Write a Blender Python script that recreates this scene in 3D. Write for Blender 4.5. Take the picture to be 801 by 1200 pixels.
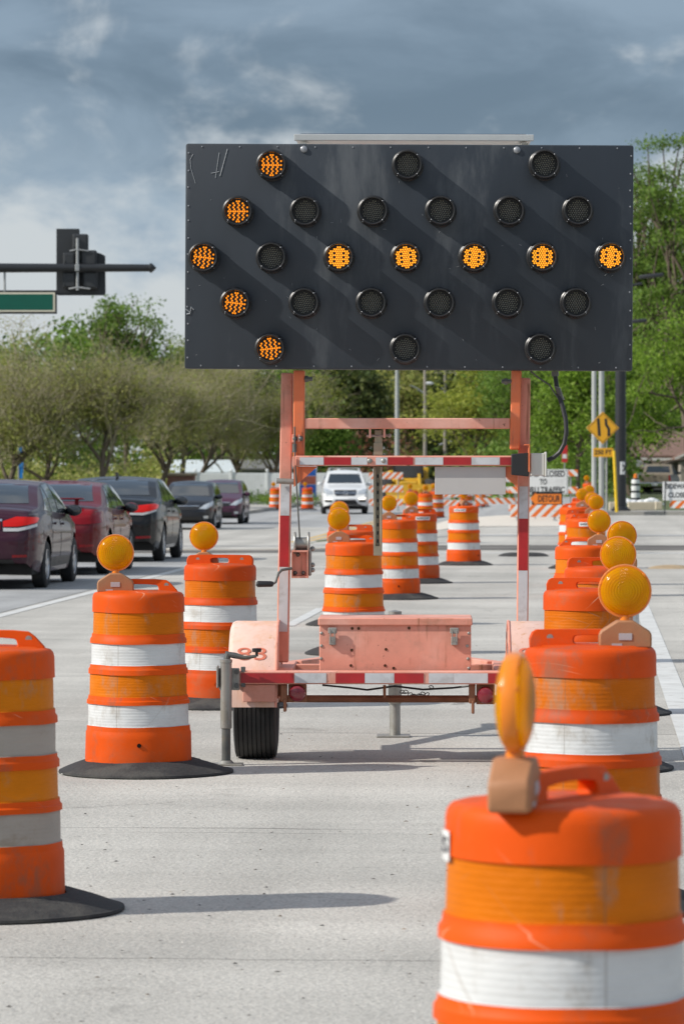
import bpy, bmesh, math, random
import numpy as np
from mathutils import Vector, Matrix, noise
from mathutils.bvhtree import BVHTree

# ---------------------------------------------------------------- camera, sky, sun, exposure
for o in list(bpy.data.objects):
    bpy.data.objects.remove(o)
SC = bpy.context.scene
COL = SC.collection
F = 4500.0                    # focal length in photo pixels (photo is 801 x 1200)
H = 1.62                      # eye height
YH = 545.0                    # horizon row
TH = math.atan((690 - 400.5) / F)   # the road runs 3.7 degrees to the right of the view
FWD = Vector((-math.sin(TH), math.cos(TH), 0))
RGT = Vector((math.cos(TH), math.sin(TH), 0))
cam_d = bpy.data.cameras.new('camera')
cam = bpy.data.objects.new('camera', cam_d)
COL.objects.link(cam)
SC.camera = cam
cam.location = (0, 0, H)
cam.rotation_euler = (math.radians(90), 0, TH)
cam_d.sensor_fit = 'VERTICAL'
cam_d.sensor_height = 36
cam_d.lens = F / 1200 * 36
cam_d.shift_y = -(600 - YH) / 1200
cam_d.clip_start = 0.5
cam_d.clip_end = 4000
cam_d.dof.use_dof = True
cam_d.dof.focus_distance = 20.9
cam_d.dof.aperture_fstop = 8.8

SUN_DIR = Vector((1, 0.35, -0.77)).normalized()
sun_d = bpy.data.lights.new('sun', 'SUN')
sun = bpy.data.objects.new('sun', sun_d)
COL.objects.link(sun)
sun_d.energy = 4.6
sun_d.angle = math.radians(0.9)
sun_d.color = (1.0, 0.95, 0.87)
sun.rotation_euler = SUN_DIR.to_track_quat('-Z', 'Y').to_euler()
sun.location = (-20, -5, 30)

world = bpy.data.worlds.new('World')
SC.world = world
world.use_nodes = True


class NT:
    """tiny wrapper for writing node trees"""
    def __init__(s, tree):
        s.t = tree
        s.t.nodes.clear()

    def n(s, kind, _out=None, **kw):
        nd = s.t.nodes.new(kind)
        for k, v in kw.items():
            if k.startswith('i_'):
                key = k[2:]
                key = int(key) if key.isdigit() else key.replace('_', ' ')
                s.put(nd.inputs[key], v)
            else:
                setattr(nd, k, v)
        return nd

    def put(s, sock, v):
        if isinstance(v, bpy.types.NodeSocket):
            s.t.links.new(v, sock)
        else:
            if isinstance(v, (tuple, list)) and len(v) == 3 and sock.type == 'RGBA':
                v = tuple(v) + (1,)
            sock.default_value = v

    def math(s, op, a, b=0.0, c=0.0, clamp=False):
        nd = s.t.nodes.new('ShaderNodeMath')
        nd.operation = op
        nd.use_clamp = clamp
        s.put(nd.inputs[0], a)
        s.put(nd.inputs[1], b)
        s.put(nd.inputs[2], c)
        return nd.outputs[0]

    def vmath(s, op, a, b=(0, 0, 0)):
        nd = s.t.nodes.new('ShaderNodeVectorMath')
        nd.operation = op
        s.put(nd.inputs[0], a)
        s.put(nd.inputs[1], b)
        return nd.outputs[0]

    def mix(s, f, a, b, mode='MIX'):
        nd = s.t.nodes.new('ShaderNodeMix')
        nd.data_type = 'RGBA'
        nd.blend_type = mode
        s.put(nd.inputs[0], f)
        s.put(nd.inputs[6], a)
        s.put(nd.inputs[7], b)
        return nd.outputs[2]

    def noise(s, vec, scale, detail=3, rough=.5, dist=0):
        nd = s.t.nodes.new('ShaderNodeTexNoise')
        s.put(nd.inputs['Vector'], vec)
        nd.inputs['Scale'].default_value = scale
        nd.inputs['Detail'].default_value = detail
        nd.inputs['Roughness'].default_value = rough
        nd.inputs['Distortion'].default_value = dist
        return nd.outputs[0]

    def ramp(s, v, a, b, c=0.0, d=1.0, smooth=True):
        nd = s.t.nodes.new('ShaderNodeMapRange')
        nd.interpolation_type = 'SMOOTHSTEP' if smooth else 'LINEAR'
        nd.clamp = True
        s.put(nd.inputs[0], v)
        nd.inputs[1].default_value = a
        nd.inputs[2].default_value = b
        nd.inputs[3].default_value = c
        nd.inputs[4].default_value = d
        return nd.outputs[0]


SKY_SHIFT = (.37, .1, .0)


def build_world():
    w = NT(world.node_tree)
    sky = w.n('ShaderNodeTexSky', sky_type='NISHITA', sun_disc=False)
    sp = -SUN_DIR
    sky.sun_elevation = math.asin(sp.z)
    sky.sun_rotation = math.atan2(sp.x, sp.y)
    sky.air_density = 1.0
    sky.dust_density = 1.0
    g0 = w.n('ShaderNodeTexCoord').outputs['Generated']
    sep = w.n('ShaderNodeSeparateXYZ', i_0=g0)
    el = sep.outputs['Z']
    g = w.vmath('ADD', g0, SKY_SHIFT)          # which stretch of cloud lies ahead
    vec = w.vmath('MULTIPLY', g, (1, 1, 2.6))
    # soft bank of grey-blue stratus with white cumulus low down
    warp = w.noise(vec, 9, 3, .5)
    v2 = w.vmath('ADD', vec, w.vmath('SCALE', w.n('ShaderNodeCombineXYZ', i_0=warp, i_1=warp, i_2=0.0).outputs[0]))
    big = w.noise(vec, 7.5, 7, .55, .3)
    fine = w.noise(w.vmath('MULTIPLY', g, (1, 1, 2.0)), 30, 8, .58, .4)
    low = w.ramp(el, .035, .085, 1, 0)
    cum = w.math('ADD', w.math('MULTIPLY', big, .62), w.math('MULTIPLY', fine, .38))
    cum2 = w.math('ADD', w.math('MULTIPLY', w.noise(w.vmath('MULTIPLY', g, (1, 1, 1.5)), 19, 8, .55, .35), .75), w.math('MULTIPLY', fine, .25))
    white = w.ramp(w.math('SUBTRACT', cum2, w.math('MULTIPLY', w.math('SUBTRACT', el, .063), 2.6)), .42, .60)
    dark = w.ramp(w.math('ADD', w.math('MULTIPLY', w.noise(w.vmath('MULTIPLY', g, (1, 1, 2.6)), 11, 6, .52, .5), .8), w.math('MULTIPLY', fine, .2)), .36, .62)
    grey_hi = w.mix(dark, (.138, .203, .282), (.262, .352, .455))
    grey_lo = w.mix(w.ramp(fine, .35, .65), (.270, .375, .505), (.42, .52, .62))
    grey = w.mix(w.ramp(el, .050, .092), grey_lo, grey_hi)
    veil = w.mix(white, grey, (.62, .665, .70))
    top = w.ramp(el, .10, .35)
    hi = w.mix(w.ramp(w.noise(g, 3, 5, .55), .45, .6), (.30, .40, .55), (.85, .87, .9))
    cloud = w.mix(top, veil, hi)
    cloud10 = w.mix(1.0, cloud, (10, 10, 10), 'MULTIPLY')
    nz = w.mix(.88, sky.outputs[0], cloud10)
    bg = w.n('ShaderNodeBackground', i_0=nz, i_1=.1)
    out = w.n('ShaderNodeOutputWorld')
    w.t.links.new(bg.outputs[0], out.inputs[0])


build_world()
SC.view_settings.view_transform = 'Standard'
SC.view_settings.look = 'None'
SC.view_settings.exposure = 0.0
SC.view_settings.gamma = 1.0
SC.view_settings.use_curve_mapping = False
SC.render.engine = 'CYCLES'
SC.cycles.use_denoising = True
SC.cycles.max_bounces = 6
SC.cycles.diffuse_bounces = 3
SC.cycles.transparent_max_bounces = 6
SC.cycles.caustics_reflective = False
SC.cycles.caustics_refractive = False
RNG = random.Random(7)
NP = np.random.default_rng(5)


# ---------------------------------------------------------------- placing
def sst(a, b, v):
    t = min(1, max(0, (v - a) / (b - a)))
    return t * t * (3 - 2 * t)


def gz(x, y):
    """the ground: flat near by, the left of the far street lies 0.4 m lower"""
    return -.4 * sst(62, 106, y) * sst(-2.5, -7, x)


def W(px, s, z=0.0):
    """a point seen at column px where one metre is s pixels"""
    d = F / s
    p = FWD * d + RGT * ((px - 400.5) / s)
    return Vector((p.x, p.y, z))


def G(px, s):
    p = W(px, s)
    p.z = gz(p.x, p.y)
    return p


def ZZ(py, s):
    return H - (py - YH) / s


# ---------------------------------------------------------------- objects
def tag(o, label=None, cat=None, group=None, kind=None):
    if label: o['label'] = label
    if cat: o['category'] = cat
    if group: o['group'] = group
    if kind: o['kind'] = kind
    return o


def thing(name, label, cat, loc=(0, 0, 0), rz=0.0, group=None):
    o = bpy.data.objects.new(name, None)
    o.empty_display_size = .2
    COL.objects.link(o)
    o.location = loc
    o.rotation_euler = (0, 0, rz)
    return tag(o, label, cat, group)


def copy_tree(o, parent=None):
    c = o.copy()
    COL.objects.link(c)
    c.parent = parent
    for ch in o.children:
        copy_tree(ch, c)
    return c


class MB:
    """collects shapes into one mesh"""
    def __init__(s):
        s.bm = bmesh.new()
        s.mi = 0
        s.M = Matrix.Identity(4)

    def _fin(s, faces):
        for f in faces:
            f.material_index = s.mi

    def box(s, x0, x1, y0, y1, z0, z1, bev=0.0, M=None, seg=1):
        m = Matrix.Translation(((x0 + x1) / 2, (y0 + y1) / 2, (z0 + z1) / 2)) @ Matrix.Diagonal((abs(x1 - x0), abs(y1 - y0), abs(z1 - z0), 1))
        m = s.M @ (M @ m if M else m)
        r = bmesh.ops.create_cube(s.bm, size=1, matrix=m)
        vs = r['verts']
        if bev > 0:
            es = list({e for v in vs for e in v.link_edges})
            k = bmesh.ops.bevel(s.bm, geom=es, offset=bev, segments=seg, affect='EDGES', profile=.5)
            vs = k['verts']
        s._fin({f for v in vs for f in v.link_faces})

    def face(s, pts):
        f = s.bm.faces.new([s.bm.verts.new(s.M @ Vector(p)) for p in pts])
        f.material_index = s.mi
        return f

    def tube(s, pts, r, n=8, r1=None, cap=True):
        pts = [s.M @ Vector(p) for p in pts]
        k = len(pts)
        rs = r if isinstance(r, (list, tuple)) else [r + ((r1 if r1 is not None else r) - r) * i / (k - 1) for i in range(k)]
        up = Vector((0, 0, 1))
        d0 = (pts[1] - pts[0]).normalized()
        if abs(d0.z) > .9: up = Vector((0, 1, 0))
        a = d0.cross(up).normalized()
        rings = []
        for i, p in enumerate(pts):
            d = ((pts[min(i + 1, k - 1)] - p).normalized() + (p - pts[max(i - 1, 0)]).normalized()).normalized()
            a = (a - d * a.dot(d)).normalized()
            b = d.cross(a)
            rings.append([s.bm.verts.new(p + (a * math.cos(t) + b * math.sin(t)) * rs[i]) for t in [2 * math.pi * j / n for j in range(n)]])
        fs = []
        for i in range(k - 1):
            for j in range(n):
                fs.append(s.bm.faces.new((rings[i][j], rings[i][(j + 1) % n], rings[i + 1][(j + 1) % n], rings[i + 1][j])))
        if cap:
            fs.append(s.bm.faces.new(rings[0][::-1]))
            fs.append(s.bm.faces.new(rings[-1]))
        s._fin(fs)

    def bar(s, a, b, w, h, bev=0.0):
        """rectangular bar from a to b: w across (horizontal), h the other way"""
        a, b = Vector(a), Vector(b)
        d = b - a
        q = d.to_track_quat('Z', 'Y').to_matrix().to_4x4() if abs(d.normalized().z) < .99 else Matrix.Identity(4)
        if abs(d.normalized().z) >= .9:
            z = d.normalized()
            x = Vector((1, 0, 0)); x = (x - z * x.dot(z)).normalized()
            y = z.cross(x)
            q = Matrix((x, y, z)).transposed().to_4x4()
        else:
            y = d.normalized()
            z = Vector((0, 0, 1)); z = (z - y * z.dot(y)).normalized()
            x = y.cross(z)
            q = Matrix((x, z, y)).transposed().to_4x4()
        m = Matrix.Translation((a + b) / 2) @ q
        s.box(-w / 2, w / 2, -h / 2, h / 2, -d.length / 2, d.length / 2, bev, m)

    def lathe(s, prof, n=48, axis='Z', M=None, mis=None, mod=None, caps=False):
        """prof: (radius, height) list"""
        rings = []
        R = {'Z': Matrix.Identity(4), 'Y': Matrix.Rotation(math.radians(90), 4, 'X'), 'X': Matrix.Rotation(math.radians(90), 4, 'Y')}[axis]
        R = s.M @ (M or Matrix.Identity(4)) @ R
        for (r, h) in prof:
            if r < 1e-5:
                rings.append([s.bm.verts.new(R @ Vector((0, 0, h)))])
            else:
                ring = []
                for j in range(n):
                    t = 2 * math.pi * j / n
                    rr, hh = mod(r, h, t) if mod else (r, h)
                    ring.append(s.bm.verts.new(R @ Vector((rr * math.cos(t), rr * math.sin(t), hh))))
                rings.append(ring)
        for i in range(len(prof) - 1):
            A, B = rings[i], rings[i + 1]
            mi = mis[i] if mis else s.mi
            for j in range(n):
                k = (j + 1) % n
                if len(A) == 1 and len(B) == 1: continue
                if len(A) == 1: f = s.bm.faces.new((A[0], B[k], B[j]))
                elif len(B) == 1: f = s.bm.faces.new((A[j], A[k], B[0]))
                else: f = s.bm.faces.new((A[j], A[k], B[k], B[j]))
                f.material_index = mi
        if caps:
            for rg in (rings[0], rings[-1]):
                if len(rg) > 2:
                    s.bm.faces.new(rg).material_index = s.mi

    def prism(s, pts, axis, a, b):
        """outline extruded along an axis. axis Y: pts are (x,z); X: (y,z); Z: (x,y)"""
        def P(p, h):
            return {'Y': (p[0], h, p[1]), 'X': (h, p[0], p[1]), 'Z': (p[0], p[1], h)}[axis]
        A = [s.bm.verts.new(s.M @ Vector(P(p, a))) for p in pts]
        B = [s.bm.verts.new(s.M @ Vector(P(p, b))) for p in pts]
        fs = [s.bm.faces.new(A), s.bm.faces.new(B[::-1])]
        k = len(pts)
        for i in range(k):
            fs.append(s.bm.faces.new((A[i], B[i], B[(i + 1) % k], A[(i + 1) % k])))
        s._fin(fs)

    def ball(s, c, r, seg=12, scale=(1, 1, 1)):
        m = s.M @ Matrix.Translation(c) @ Matrix.Diagonal((*scale, 1))
        k = bmesh.ops.create_uvsphere(s.bm, u_segments=seg, v_segments=max(6, seg // 2), radius=r, matrix=m)
        s._fin({f for v in k['verts'] for f in v.link_faces})

    def build(s, name, mats, parent=None, smooth=35, bevel=0.0, recalc=True):
        if recalc:
            bmesh.ops.recalc_face_normals(s.bm, faces=s.bm.faces)
        me = bpy.data.meshes.new(name)
        s.bm.to_mesh(me)
        s.bm.free()
        for m in (mats if isinstance(mats, (list, tuple)) else [mats]):
            me.materials.append(m)
        if smooth:
            me.polygons.foreach_set('use_smooth', [True] * len(me.polygons))
            me.set_sharp_from_angle(angle=math.radians(smooth))
        o = bpy.data.objects.new(name, me)
        COL.objects.link(o)
        if parent: o.parent = parent
        if bevel:
            b = o.modifiers.new('bevel', 'BEVEL')
            b.width = bevel
            b.segments = 2
            b.limit_method = 'ANGLE'
        return o


def text_mb(mb, body, size, M, mi=0, depth=.002, fn=None, space=1.0, fit=None, bold=.028):
    """adds lettering to a mesh builder; text lies in local XY facing +Z, centred"""
    cu = bpy.data.curves.new('lettering', 'FONT')
    cu.body = body
    cu.size = size
    cu.align_x = 'CENTER'
    cu.align_y = 'CENTER'
    cu.extrude = depth / 2
    cu.space_character = space
    cu.offset = size * bold
    o = bpy.data.objects.new('lettering', cu)
    COL.objects.link(o)
    bpy.context.view_layer.update()
    me = bpy.data.meshes.new_from_object(o.evaluated_get(bpy.context.evaluated_depsgraph_get()))
    bpy.data.objects.remove(o)
    vs = [v.co.copy() for v in me.vertices]
    if fit:
        w = max(v.x for v in vs) - min(v.x for v in vs)
        for v in vs: v.x *= fit / w
    bv = [mb.bm.verts.new(fn(v) if fn else M @ v) for v in vs]
    for p in me.polygons:
        try:
            f = mb.bm.faces.new([bv[i] for i in p.vertices])
            f.material_index = mi
        except ValueError:
            pass
    bpy.data.meshes.remove(me)


# ---------------------------------------------------------------- materials
MATS = {}


def mat(name, col, rough=.5, metal=0.0, var=0.0, vs=6.0, bump=0.0, bs=60.0, dirt=0.0, dcol=(.12, .09, .06), ds=3.0,
        coat=0.0, emit=None, es=0.0, spec=.5, dthr=.5, stretch=(1, 1, 1)):
    if name in MATS: return MATS[name]
    m = bpy.data.materials.new(name)
    m.use_nodes = True
    t = NT(m.node_tree)
    b = t.n('ShaderNodeBsdfPrincipled')
    b.inputs['Metallic'].default_value = metal
    b.inputs['Specular IOR Level'].default_value = spec
    b.inputs['Coat Weight'].default_value = coat
    b.inputs['Coat Roughness'].default_value = .05
    tc = t.n('ShaderNodeTexCoord').outputs['Object']
    rnd = t.n('ShaderNodeObjectInfo').outputs['Random']
    off = t.n('ShaderNodeCombineXYZ', i_0=t.math('MULTIPLY', rnd, 37.0), i_1=t.math('MULTIPLY', rnd, 11.0), i_2=t.math('MULTIPLY', rnd, 23.0)).outputs[0]
    vec = t.vmath('ADD', t.vmath('MULTIPLY', tc, stretch), off)
    c = col
    if var:
        n1 = t.noise(vec, vs, 5, .6)
        k = t.ramp(n1, .25, .75, 1 - var, 1 + var, False)
        cc = t.n('ShaderNodeCombineXYZ', i_0=k, i_1=k, i_2=k).outputs[0]
        c = t.mix(1.0, col, cc, 'MULTIPLY')
    if dirt:
        n2 = t.noise(vec, ds, 8, .68, .2)
        f = t.math('MULTIPLY', t.ramp(n2, dthr, dthr + .16), dirt)
        c = t.mix(f, c, dcol)
        b.inputs['Roughness'].default_value = rough
        t.put(b.inputs['Roughness'], t.math('ADD', rough, t.math('MULTIPLY', f, .3), clamp=True))
    else:
        n3 = t.noise(vec, 9, 4, .6)
        t.put(b.inputs['Roughness'], t.ramp(n3, .2, .8, max(.02, rough - .07), min(1, rough + .07), False))
    t.put(b.inputs['Base Color'], c)
    if bump:
        bp = t.n('ShaderNodeBump', i_Strength=bump, i_Distance=.01, i_Height=t.noise(vec, bs, 4, .6))
        t.put(b.inputs['Normal'], bp.outputs[0])
    if emit:
        t.put(b.inputs['Emission Color'], emit)
        b.inputs['Emission Strength'].default_value = es
    o = t.n('ShaderNodeOutputMaterial')
    t.t.links.new(b.outputs[0], o.inputs[0])
    MATS[name] = m
    return m


def leaf_mat(name, cols, trans=.35):
    """leaf colours vary from leaf to leaf"""
    if name in MATS: return MATS[name]
    m = bpy.data.materials.new(name)
    m.use_nodes = True
    t = NT(m.node_tree)
    rnd = t.n('ShaderNodeNewGeometry').outputs['Random Per Island']
    cr = t.n('ShaderNodeValToRGB', i_0=rnd)
    el = cr.color_ramp.elements
    while len(el) < len(cols): el.new(.5)
    for i, c in enumerate(cols):
        el[i].position = i / (len(cols) - 1)
        el[i].color = (*c, 1)
    big = t.noise(t.n('ShaderNodeTexCoord').outputs['Object'], .55, 3, .5)
    k = t.ramp(big, .3, .7, .72, 1.28)
    c = t.mix(1.0, cr.outputs[0], t.n('ShaderNodeCombineXYZ', i_0=k, i_1=k, i_2=k).outputs[0], 'MULTIPLY')
    d = t.n('ShaderNodeBsdfPrincipled', i_Base_Color=c, i_Roughness=.55)
    d.inputs['Specular IOR Level'].default_value = .3
    tr = t.n('ShaderNodeBsdfTranslucent', i_Color=c)
    mx = t.n('ShaderNodeMixShader', i_0=trans, i_1=d.outputs[0], i_2=tr.outputs[0])
    o = t.n('ShaderNodeOutputMaterial')
    t.t.links.new(mx.outputs[0], o.inputs[0])
    MATS[name] = m
    return m


def stripe_mat(name, ca, cb, period, angle=45, axis='x', dirt=.15):
    """diagonal barricade striping in object space (x,z)"""
    if name in MATS: return MATS[name]
    m = bpy.data.materials.new(name)
    m.use_nodes = True
    t = NT(m.node_tree)
    tc = t.n('ShaderNodeTexCoord').outputs['Object']
    s = t.n('ShaderNodeSeparateXYZ', i_0=tc)
    v = t.math('ADD', s.outputs['X'], t.math('MULTIPLY', s.outputs['Z'], 1.0 if angle > 0 else -1.0))
    f = t.math('FRACT', t.math('DIVIDE', v, period))
    f = t.math('GREATER_THAN', f, .5)
    c = t.mix(f, ca, cb)
    n = t.noise(tc, 4, 6, .65)
    c = t.mix(t.math('MULTIPLY', t.ramp(n, .5, .7), dirt), c, (.2, .17, .14))
    b = t.n('ShaderNodeBsdfPrincipled', i_Base_Color=c, i_Roughness=.45)
    o = t.n('ShaderNodeOutputMaterial')
    t.t.links.new(b.outputs[0], o.inputs[0])
    MATS[name] = m
    return m

# ---------------------------------------------------------------- ground, roads, markings
def road_mat(name, base, joints=True, speck=.36, tone=.12):
    m = bpy.data.materials.new(name)
    m.use_nodes = True
    t = NT(m.node_tree)
    tc = t.n('ShaderNodeTexCoord').outputs['Object']
    s = t.n('ShaderNodeSeparateXYZ', i_0=tc)
    big = t.noise(tc, .35, 5, .6)
    k = t.ramp(big, .3, .7, 1 - tone, 1 + tone)
    # worn wheel tracks run along the lanes, tining and joints across them
    lane = t.noise(t.vmath('MULTIPLY', tc, (1.1, .02, 1)), 1.0, 4, .5)
    k = t.math('MULTIPLY', k, t.ramp(lane, .3, .7, .86, 1.06))
    across = t.noise(t.vmath('MULTIPLY', tc, (.05, 1.3, 1)), 1.0, 4, .6)
    k = t.math('MULTIPLY', k, t.ramp(across, .35, .65, .93, 1.05))
    grain = t.noise(tc, 95, 3, .7)
    k = t.math('MULTIPLY', k, t.ramp(grain, .3, .7, .74, 1.24))
    c = t.mix(1.0, base, t.n('ShaderNodeCombineXYZ', i_0=k, i_1=k, i_2=k).outputs[0], 'MULTIPLY')
    # aggregate: dark and pale chips
    vo = t.n('ShaderNodeTexVoronoi', i_Vector=tc, i_Scale=48.0)
    vcol = t.n('ShaderNodeSeparateColor', i_0=vo.outputs['Color']).outputs[0]
    near = t.math('LESS_THAN', vo.outputs['Distance'], .36)
    dk = t.math('MULTIPLY', near, t.math('GREATER_THAN', vcol, .88))
    c = t.mix(t.math('MULTIPLY', dk, speck), c, (.13, .12, .11))
    lt = t.math('MULTIPLY', near, t.math('LESS_THAN', vcol, .12))
    c = t.mix(t.math('MULTIPLY', lt, speck * .6), c, (.62, .60, .56))
    st = t.noise(tc, 1.3, 9, .75, .3)
    c = t.mix(t.ramp(st, .58, .72, 0, .5), c, (.17, .15, .13))
    oil = t.noise(t.vmath('MULTIPLY', tc, (1.0, .45, 1)), 2.6, 3, .45)
    c = t.mix(t.ramp(oil, .70, .76, 0, .55), c, (.10, .095, .09))
    if joints:
        wob = t.math('MULTIPLY', t.math('SUBTRACT', t.noise(tc, 1.2, 4, .6), .5), .12)
        for per, ofs, wd in ((6.1, 1.3, .0042), (4.3, .4, .003)):
            fr = t.math('FRACT', t.math('DIVIDE', t.math('ADD', t.math('ADD', s.outputs['Y'], ofs), wob), per))
            ln = t.math('LESS_THAN', fr, wd)
            pres = t.ramp(t.noise(t.vmath('MULTIPLY', tc, (.5, .3, 1)), 1.0, 2, .5), .42, .55)
            c = t.mix(t.math('MULTIPLY', t.math('MULTIPLY', ln, pres), .75), c, (.07, .065, .06))
    # fine cracks
    vc = t.n('ShaderNodeTexVoronoi', feature='DISTANCE_TO_EDGE', i_Scale=.38,
             i_Vector=t.vmath('ADD', tc, t.vmath('SCALE', t.n('ShaderNodeTexNoise', i_Vector=tc, i_Scale=1.5, i_Detail=5.0).outputs['Color'])))
    cr = t.math('MULTIPLY', t.math('LESS_THAN', vc.outputs['Distance'], .004), t.ramp(t.noise(tc, .22, 3, .5), .52, .6))
    c = t.mix(t.math('MULTIPLY', cr, .6), c, (.08, .075, .07))
    b = t.n('ShaderNodeBsdfPrincipled', i_Base_Color=c, i_Roughness=.85)
    b.inputs['Specular IOR Level'].default_value = .3
    bp = t.n('ShaderNodeBump', i_Strength=.6, i_Distance=.008, i_Height=t.math('ADD', grain, t.math('MULTIPLY', vo.outputs['Distance'], .5)))
    t.put(b.inputs['Normal'], bp.outputs[0])
    o = t.n('ShaderNodeOutputMaterial')
    t.t.links.new(b.outputs[0], o.inputs[0])
    return m


def sheet(name, x0, x1, y0, y1, m, lift, nx=None, ny=None, kind='structure', fn=None):
    """a sheet that follows the ground, lifted a few millimetres"""
    nx = nx or max(1, int(math.ceil((x1 - x0) / 1.0)))
    ny = ny or max(1, int(math.ceil((y1 - y0) / 2.0)))
    mb = MB()
    rows = []
    for j in range(ny + 1):
        y = y0 + (y1 - y0) * j / ny
        row = []
        for i in range(nx + 1):
            x = x0 + (x1 - x0) * i / nx
            xx, yy = fn(x, y) if fn else (x, y)
            row.append(mb.bm.verts.new((xx, yy, gz(xx, yy) + lift)))
        rows.append(row)
    for j in range(ny):
        for i in range(nx):
            mb.bm.faces.new((rows[j][i], rows[j][i + 1], rows[j + 1][i + 1], rows[j + 1][i]))
    return tag(mb.build(name, m, smooth=60), kind=kind)


GRASS = mat('grass ground', (.075, .10, .03), .9, var=.4, vs=.6, bump=.6, bs=8, dirt=.5, dcol=(.16, .13, .07), ds=.4)
CONC = road_mat('pale street concrete', (.47, .452, .415))
CONC2 = road_mat('grey street asphalt', (.37, .373, .372), speck=.4)
TRENCH = road_mat('trench asphalt', (.15, .14, .13), joints=False, speck=.3, tone=.3)
WALK = road_mat('sidewalk concrete', (.42, .40, .37), joints=False, speck=.2)
PAINT = mat('road paint', (.60, .60, .58), .6, var=.12, vs=3, dirt=.55, dcol=(.36, .35, .33), ds=5, dthr=.5)
YPAINT = mat('yellow road paint', (.68, .42, .07), .6, var=.1, dirt=.4, dcol=(.36, .33, .25), ds=4)
SAND = mat('pale sand', (.62, .57, .50), .9, var=.2, vs=2, bump=.5, bs=20, dirt=.3, dcol=(.35, .28, .2), ds=2)

sheet('ground', -220, 220, -30, 1500, GRASS, -.02, 220, 250)
sheet('road', -14, 16, -12, 124, CONC, .004)
sheet('cross_street', -90, -14, 86, 124, CONC2, .004)
sheet('cross_street', 16, 90, 86, 124, CONC2, .004)
sheet('far_road', -14, .2, 124, 430, CONC2, .004)
sheet('traffic_lane', -14, -6.42, -12, 71.5, CONC2, .008)
sheet('asphalt_strip', -14, 16, 73, 77.4, TRENCH, .010)
sheet('asphalt_strip', -14, 16, 87.5, 89.2, CONC2, .010)
sheet('lane_line', -6.36, -6.22, 8, 70, PAINT, .008, 1)
sheet('lane_line', -3.07, -2.95, 38.4, 43.2, PAINT, .008, 1)
sheet('lane_line', -3.07, -2.95, 50.6, 54, PAINT, .008, 1)
sheet('edge_line', .52, .68, 6, 70, PAINT, .008, 1)
sheet('stop_line', -2.9, 6, 70.2, 70.75, PAINT, .008)
sheet('stop_line', -12, -3.2, 78.6, 78.85, YPAINT, .008)
sheet('centre_line', -7.72, -7.6, 96, 420, YPAINT, .009, 1)
sheet('centre_line', -7.42, -7.3, 96, 420, YPAINT, .009, 1)
sheet('sand_patch', -4.6, -.1, 101, 123.5, SAND, .012)


def kerb(name, x0, x1, y0, y1, h, m):
    mb = MB()
    n = max(1, int((y1 - y0) / 2))
    for j in range(n):
        a, b = y0 + (y1 - y0) * j / n, y0 + (y1 - y0) * (j + 1) / n
        v = [(x0, a), (x1, a), (x1, b), (x0, b)]
        lo = [mb.bm.verts.new((p[0], p[1], gz(*p) - .1)) for p in v]
        hi = [mb.bm.verts.new((p[0], p[1], gz(*p) + h)) for p in v]
        mb.bm.faces.new(hi)
        for i in range(4):
            if (i == 0 and j) or (i == 2 and j < n - 1): continue
            mb.bm.faces.new((lo[i], lo[(i + 1) % 4], hi[(i + 1) % 4], hi[i]))
    bmesh.ops.remove_doubles(mb.bm, verts=mb.bm.verts, dist=.0005)
    return tag(mb.build(name, m, smooth=30), kind='structure')


kerb('sidewalk', .25, 12, 124.2, 127, .13, WALK)
kerb('sidewalk', -17.5, -14.05, 124.2, 430, .13, WALK)
kerb('sidewalk', -60, -17.5, 124.2, 126.5, .13, WALK)

# sand heaps and small litter on the road
def bits(name, n, area, mats_, size, kind='stuff'):
    mb = MB()
    for i in range(n):
        x, y = area(i)
        r = size * RNG.uniform(.4, 1.5)
        mb.mi = RNG.choices(range(5), (5, 5, 4, 1, 1))[0]
        a = RNG.uniform(0, 6.28)
        z = gz(x, y) + .012
        k = RNG.choice((3, 4, 5))
        base = []
        for j in range(k):
            t = a + j * 6.283 / k
            rr = r * RNG.uniform(.6, 1.2)
            base.append(mb.bm.verts.new((x + rr * 1.6 * math.cos(t), y + rr * math.sin(t), z)))
        tip = mb.bm.verts.new((x, y, z + r * RNG.uniform(.25, .7)))
        for j in range(k):
            mb.bm.faces.new((base[j], base[(j + 1) % k], tip)).material_index = mb.mi
    return tag(mb.build(name, mats_, smooth=0, recalc=False), kind=kind)


LITTER = [mat('dark crumbs', (.06, .052, .045), .9), mat('black crumbs', (.03, .028, .026), .9), mat('brown crumbs', (.13, .10, .07), .9), mat('dry leaf bits', (.22, .13, .06), .8), mat('pale chips', (.5, .48, .44), .8)]
def litter_area(i):
    if i < 420:
        s = RNG.uniform(205, 520)
        p = W(RNG.uniform(-20, 820), s)
    else:
        s = RNG.uniform(75, 205)
        p = W(RNG.uniform(150, 820), s)
    return p.x, p.y
bits('litter', 620, litter_area, LITTER, .0056)

def heap(name, px, s, w, d, h, m):
    p = G(px, s)
    mb = MB()
    n, k = 14, 5
    rings = []
    for j in range(k + 1):
        r = 1 - j / k
        ring = []
        for i in range(n):
            t = i * 6.283 / n
            q = 1 + .35 * noise.noise(Vector((math.cos(t) * 1.5 + px, math.sin(t) * 1.5, j * .4)))
            ring.append(mb.bm.verts.new((w * r * q * math.cos(t), d * r * q * math.sin(t), .004 + h * (1 - r * r) * (1 + .4 * noise.noise(Vector((i, j, px)))))))
        rings.append(ring)
    for j in range(k):
        for i in range(n):
            mb.bm.faces.new((rings[j][i], rings[j][(i + 1) % n], rings[j + 1][(i + 1) % n], rings[j + 1][i]))
    o = mb.build(name, m, smooth=60)
    o.location = p
    o.rotation_euler.z = TH
    return o

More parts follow.
